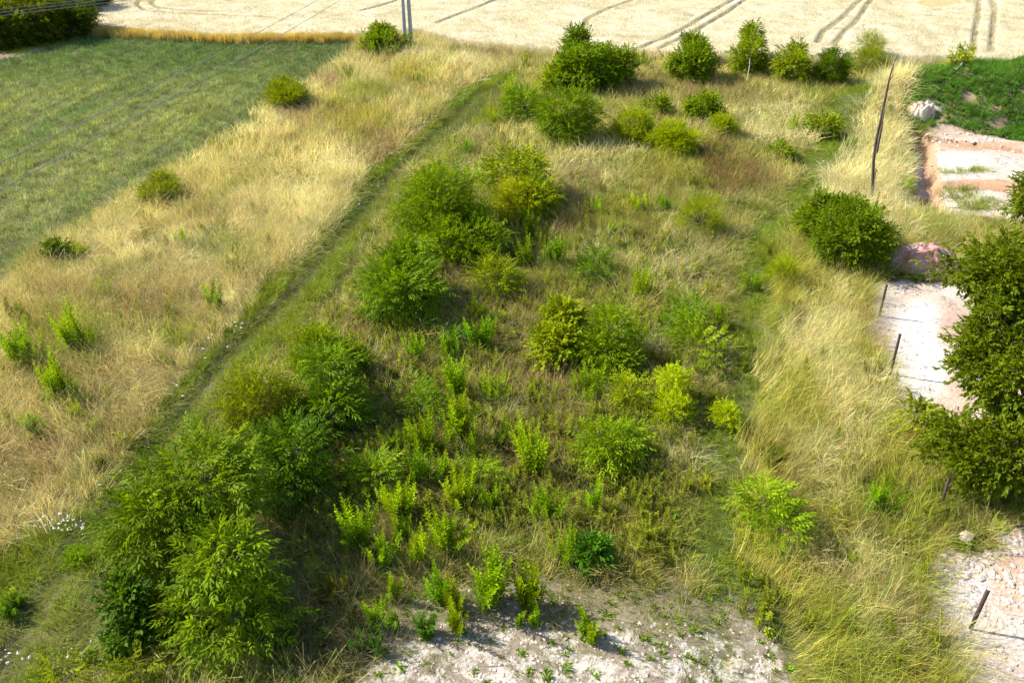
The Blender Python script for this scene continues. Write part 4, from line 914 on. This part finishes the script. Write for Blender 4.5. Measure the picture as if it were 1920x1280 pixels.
# dead trunk
x, y, z = hit(1636, 374); d = proj(x, y, z)[2]
def at(px, py): r = ray(px, py); t = y / r[1]; q = r * t + np.array((0, 0, CAM_H)); return q - np.array((x, y, z))
root = thing('dead_tree', 'tall thin dead trunk leaning out of the pale grass', 'dead tree', (x, y, z))
tp = [np.array((0, 0, -.3))] + [at(a, b) for a, b in ((1636,350),(1638,300),(1643,262),(1652,222),(1661,180),(1667,150),(1676,120),(1683,102))]
tubes_obj('trunk', [(np.array(tp), [.07, .065, .06, .055, .05, .045, .035, .025, .015])], MAT['dead'], root, 6)
tubes_obj('branch', [(np.array([at(1641, 285), at(1650, 240), at(1656, 198)]) + [.02, -.1, 0], [.05, .045, .02])], MAT['dead'], root, 5)
tubes_obj('branch', [(np.array([at(1638, 335), at(1641, 315), at(1644, 322)]) + [.0, -.1, 0], [.03, .025, .015])], MAT['dead'], root, 5)
tubes_obj('branch', [(np.array([at(1667, 150), at(1673, 143), at(1674, 128)]) + [.0, -.05, 0], [.03, .02, .01])], MAT['dead'], root, 5)
# twin concrete pole
root = thing('utility_pole', 'twin grey concrete power pole at the corner of the wheat', 'utility pole', hit(768, 92))
bx, by, bz = root.location; H = upto(bx, by, bz, -75)
d = proj(bx, by, bz)[2]; 
for (dx, top) in ((-.30, -.02), (.16, .42 - .3)):
    tubes_obj('pole', [(np.array([(dx, 0, -.5), (dx * .9, 0, H * .5), (dx * .8 - .0, 0, H)]), [.15, .13, .10])], MAT['concrete'], root, 12)
V = np.array([(sx * 1.3, sy * .07, H - .3 + sz * .08) for sx in (-1, 1) for sy in (-1, 1) for sz in (-1, 1)]); F = np.array([(0,1,3,2),(4,6,7,5),(0,4,5,1),(2,3,7,6),(0,2,6,4),(1,5,7,3)])
mk('crossarm', V, F, MAT['steel'], root)
for dx in (-1.15, 0, 1.15):
    tubes_obj('insulator', [(np.array([(dx, 0, H - .22), (dx, 0, H - .1), (dx, 0, H + .02)]), [.03, .06, .03])], MAT['white'], root, 8)
def wire(a, b, sag, r_, lab):
    t = np.linspace(0, 1, 40)[:, None]; P = a * (1 - t) + b * t; P[:, 2] -= (sag * 4 * t * (1 - t))[:, 0]
    o = tubes_obj('power_line', [(P, np.full(40, r_))], MAT['wire'], None, 4); tag(o, lab, 'wire', 'power lines from the concrete pole'); return o
topc = np.array((bx, by, bz + H))
def onray(px, py, zz): r = ray(px, py); t = (CAM_H - zz) / -r[2]; return r * t + np.array((0, 0, CAM_H))
for k, (yy, nm) in enumerate(((21, 'uppermost'), (27, 'middle'), (33, 'lowest'))):
    b = onray(-500, 21 + (yy - 21) * 1.0 + 52 + 2 * k, 7.3)
    wire(topc + (-.9 + .9 * k, 0, .03), b, .15, .018, nm + ' of three pale wires crossing the forest')
wire(topc + (-1.15, 0, .02), onray(-180, 392, 6.2), .25, .011, 'thin dark wire over the green crop, the farther of two')
wire(topc + (0, 0, .02), onray(-180, 452, 6.2), .25, .011, 'thin dark wire over the green crop, the nearer of two')
bpy.context.view_layer.update()
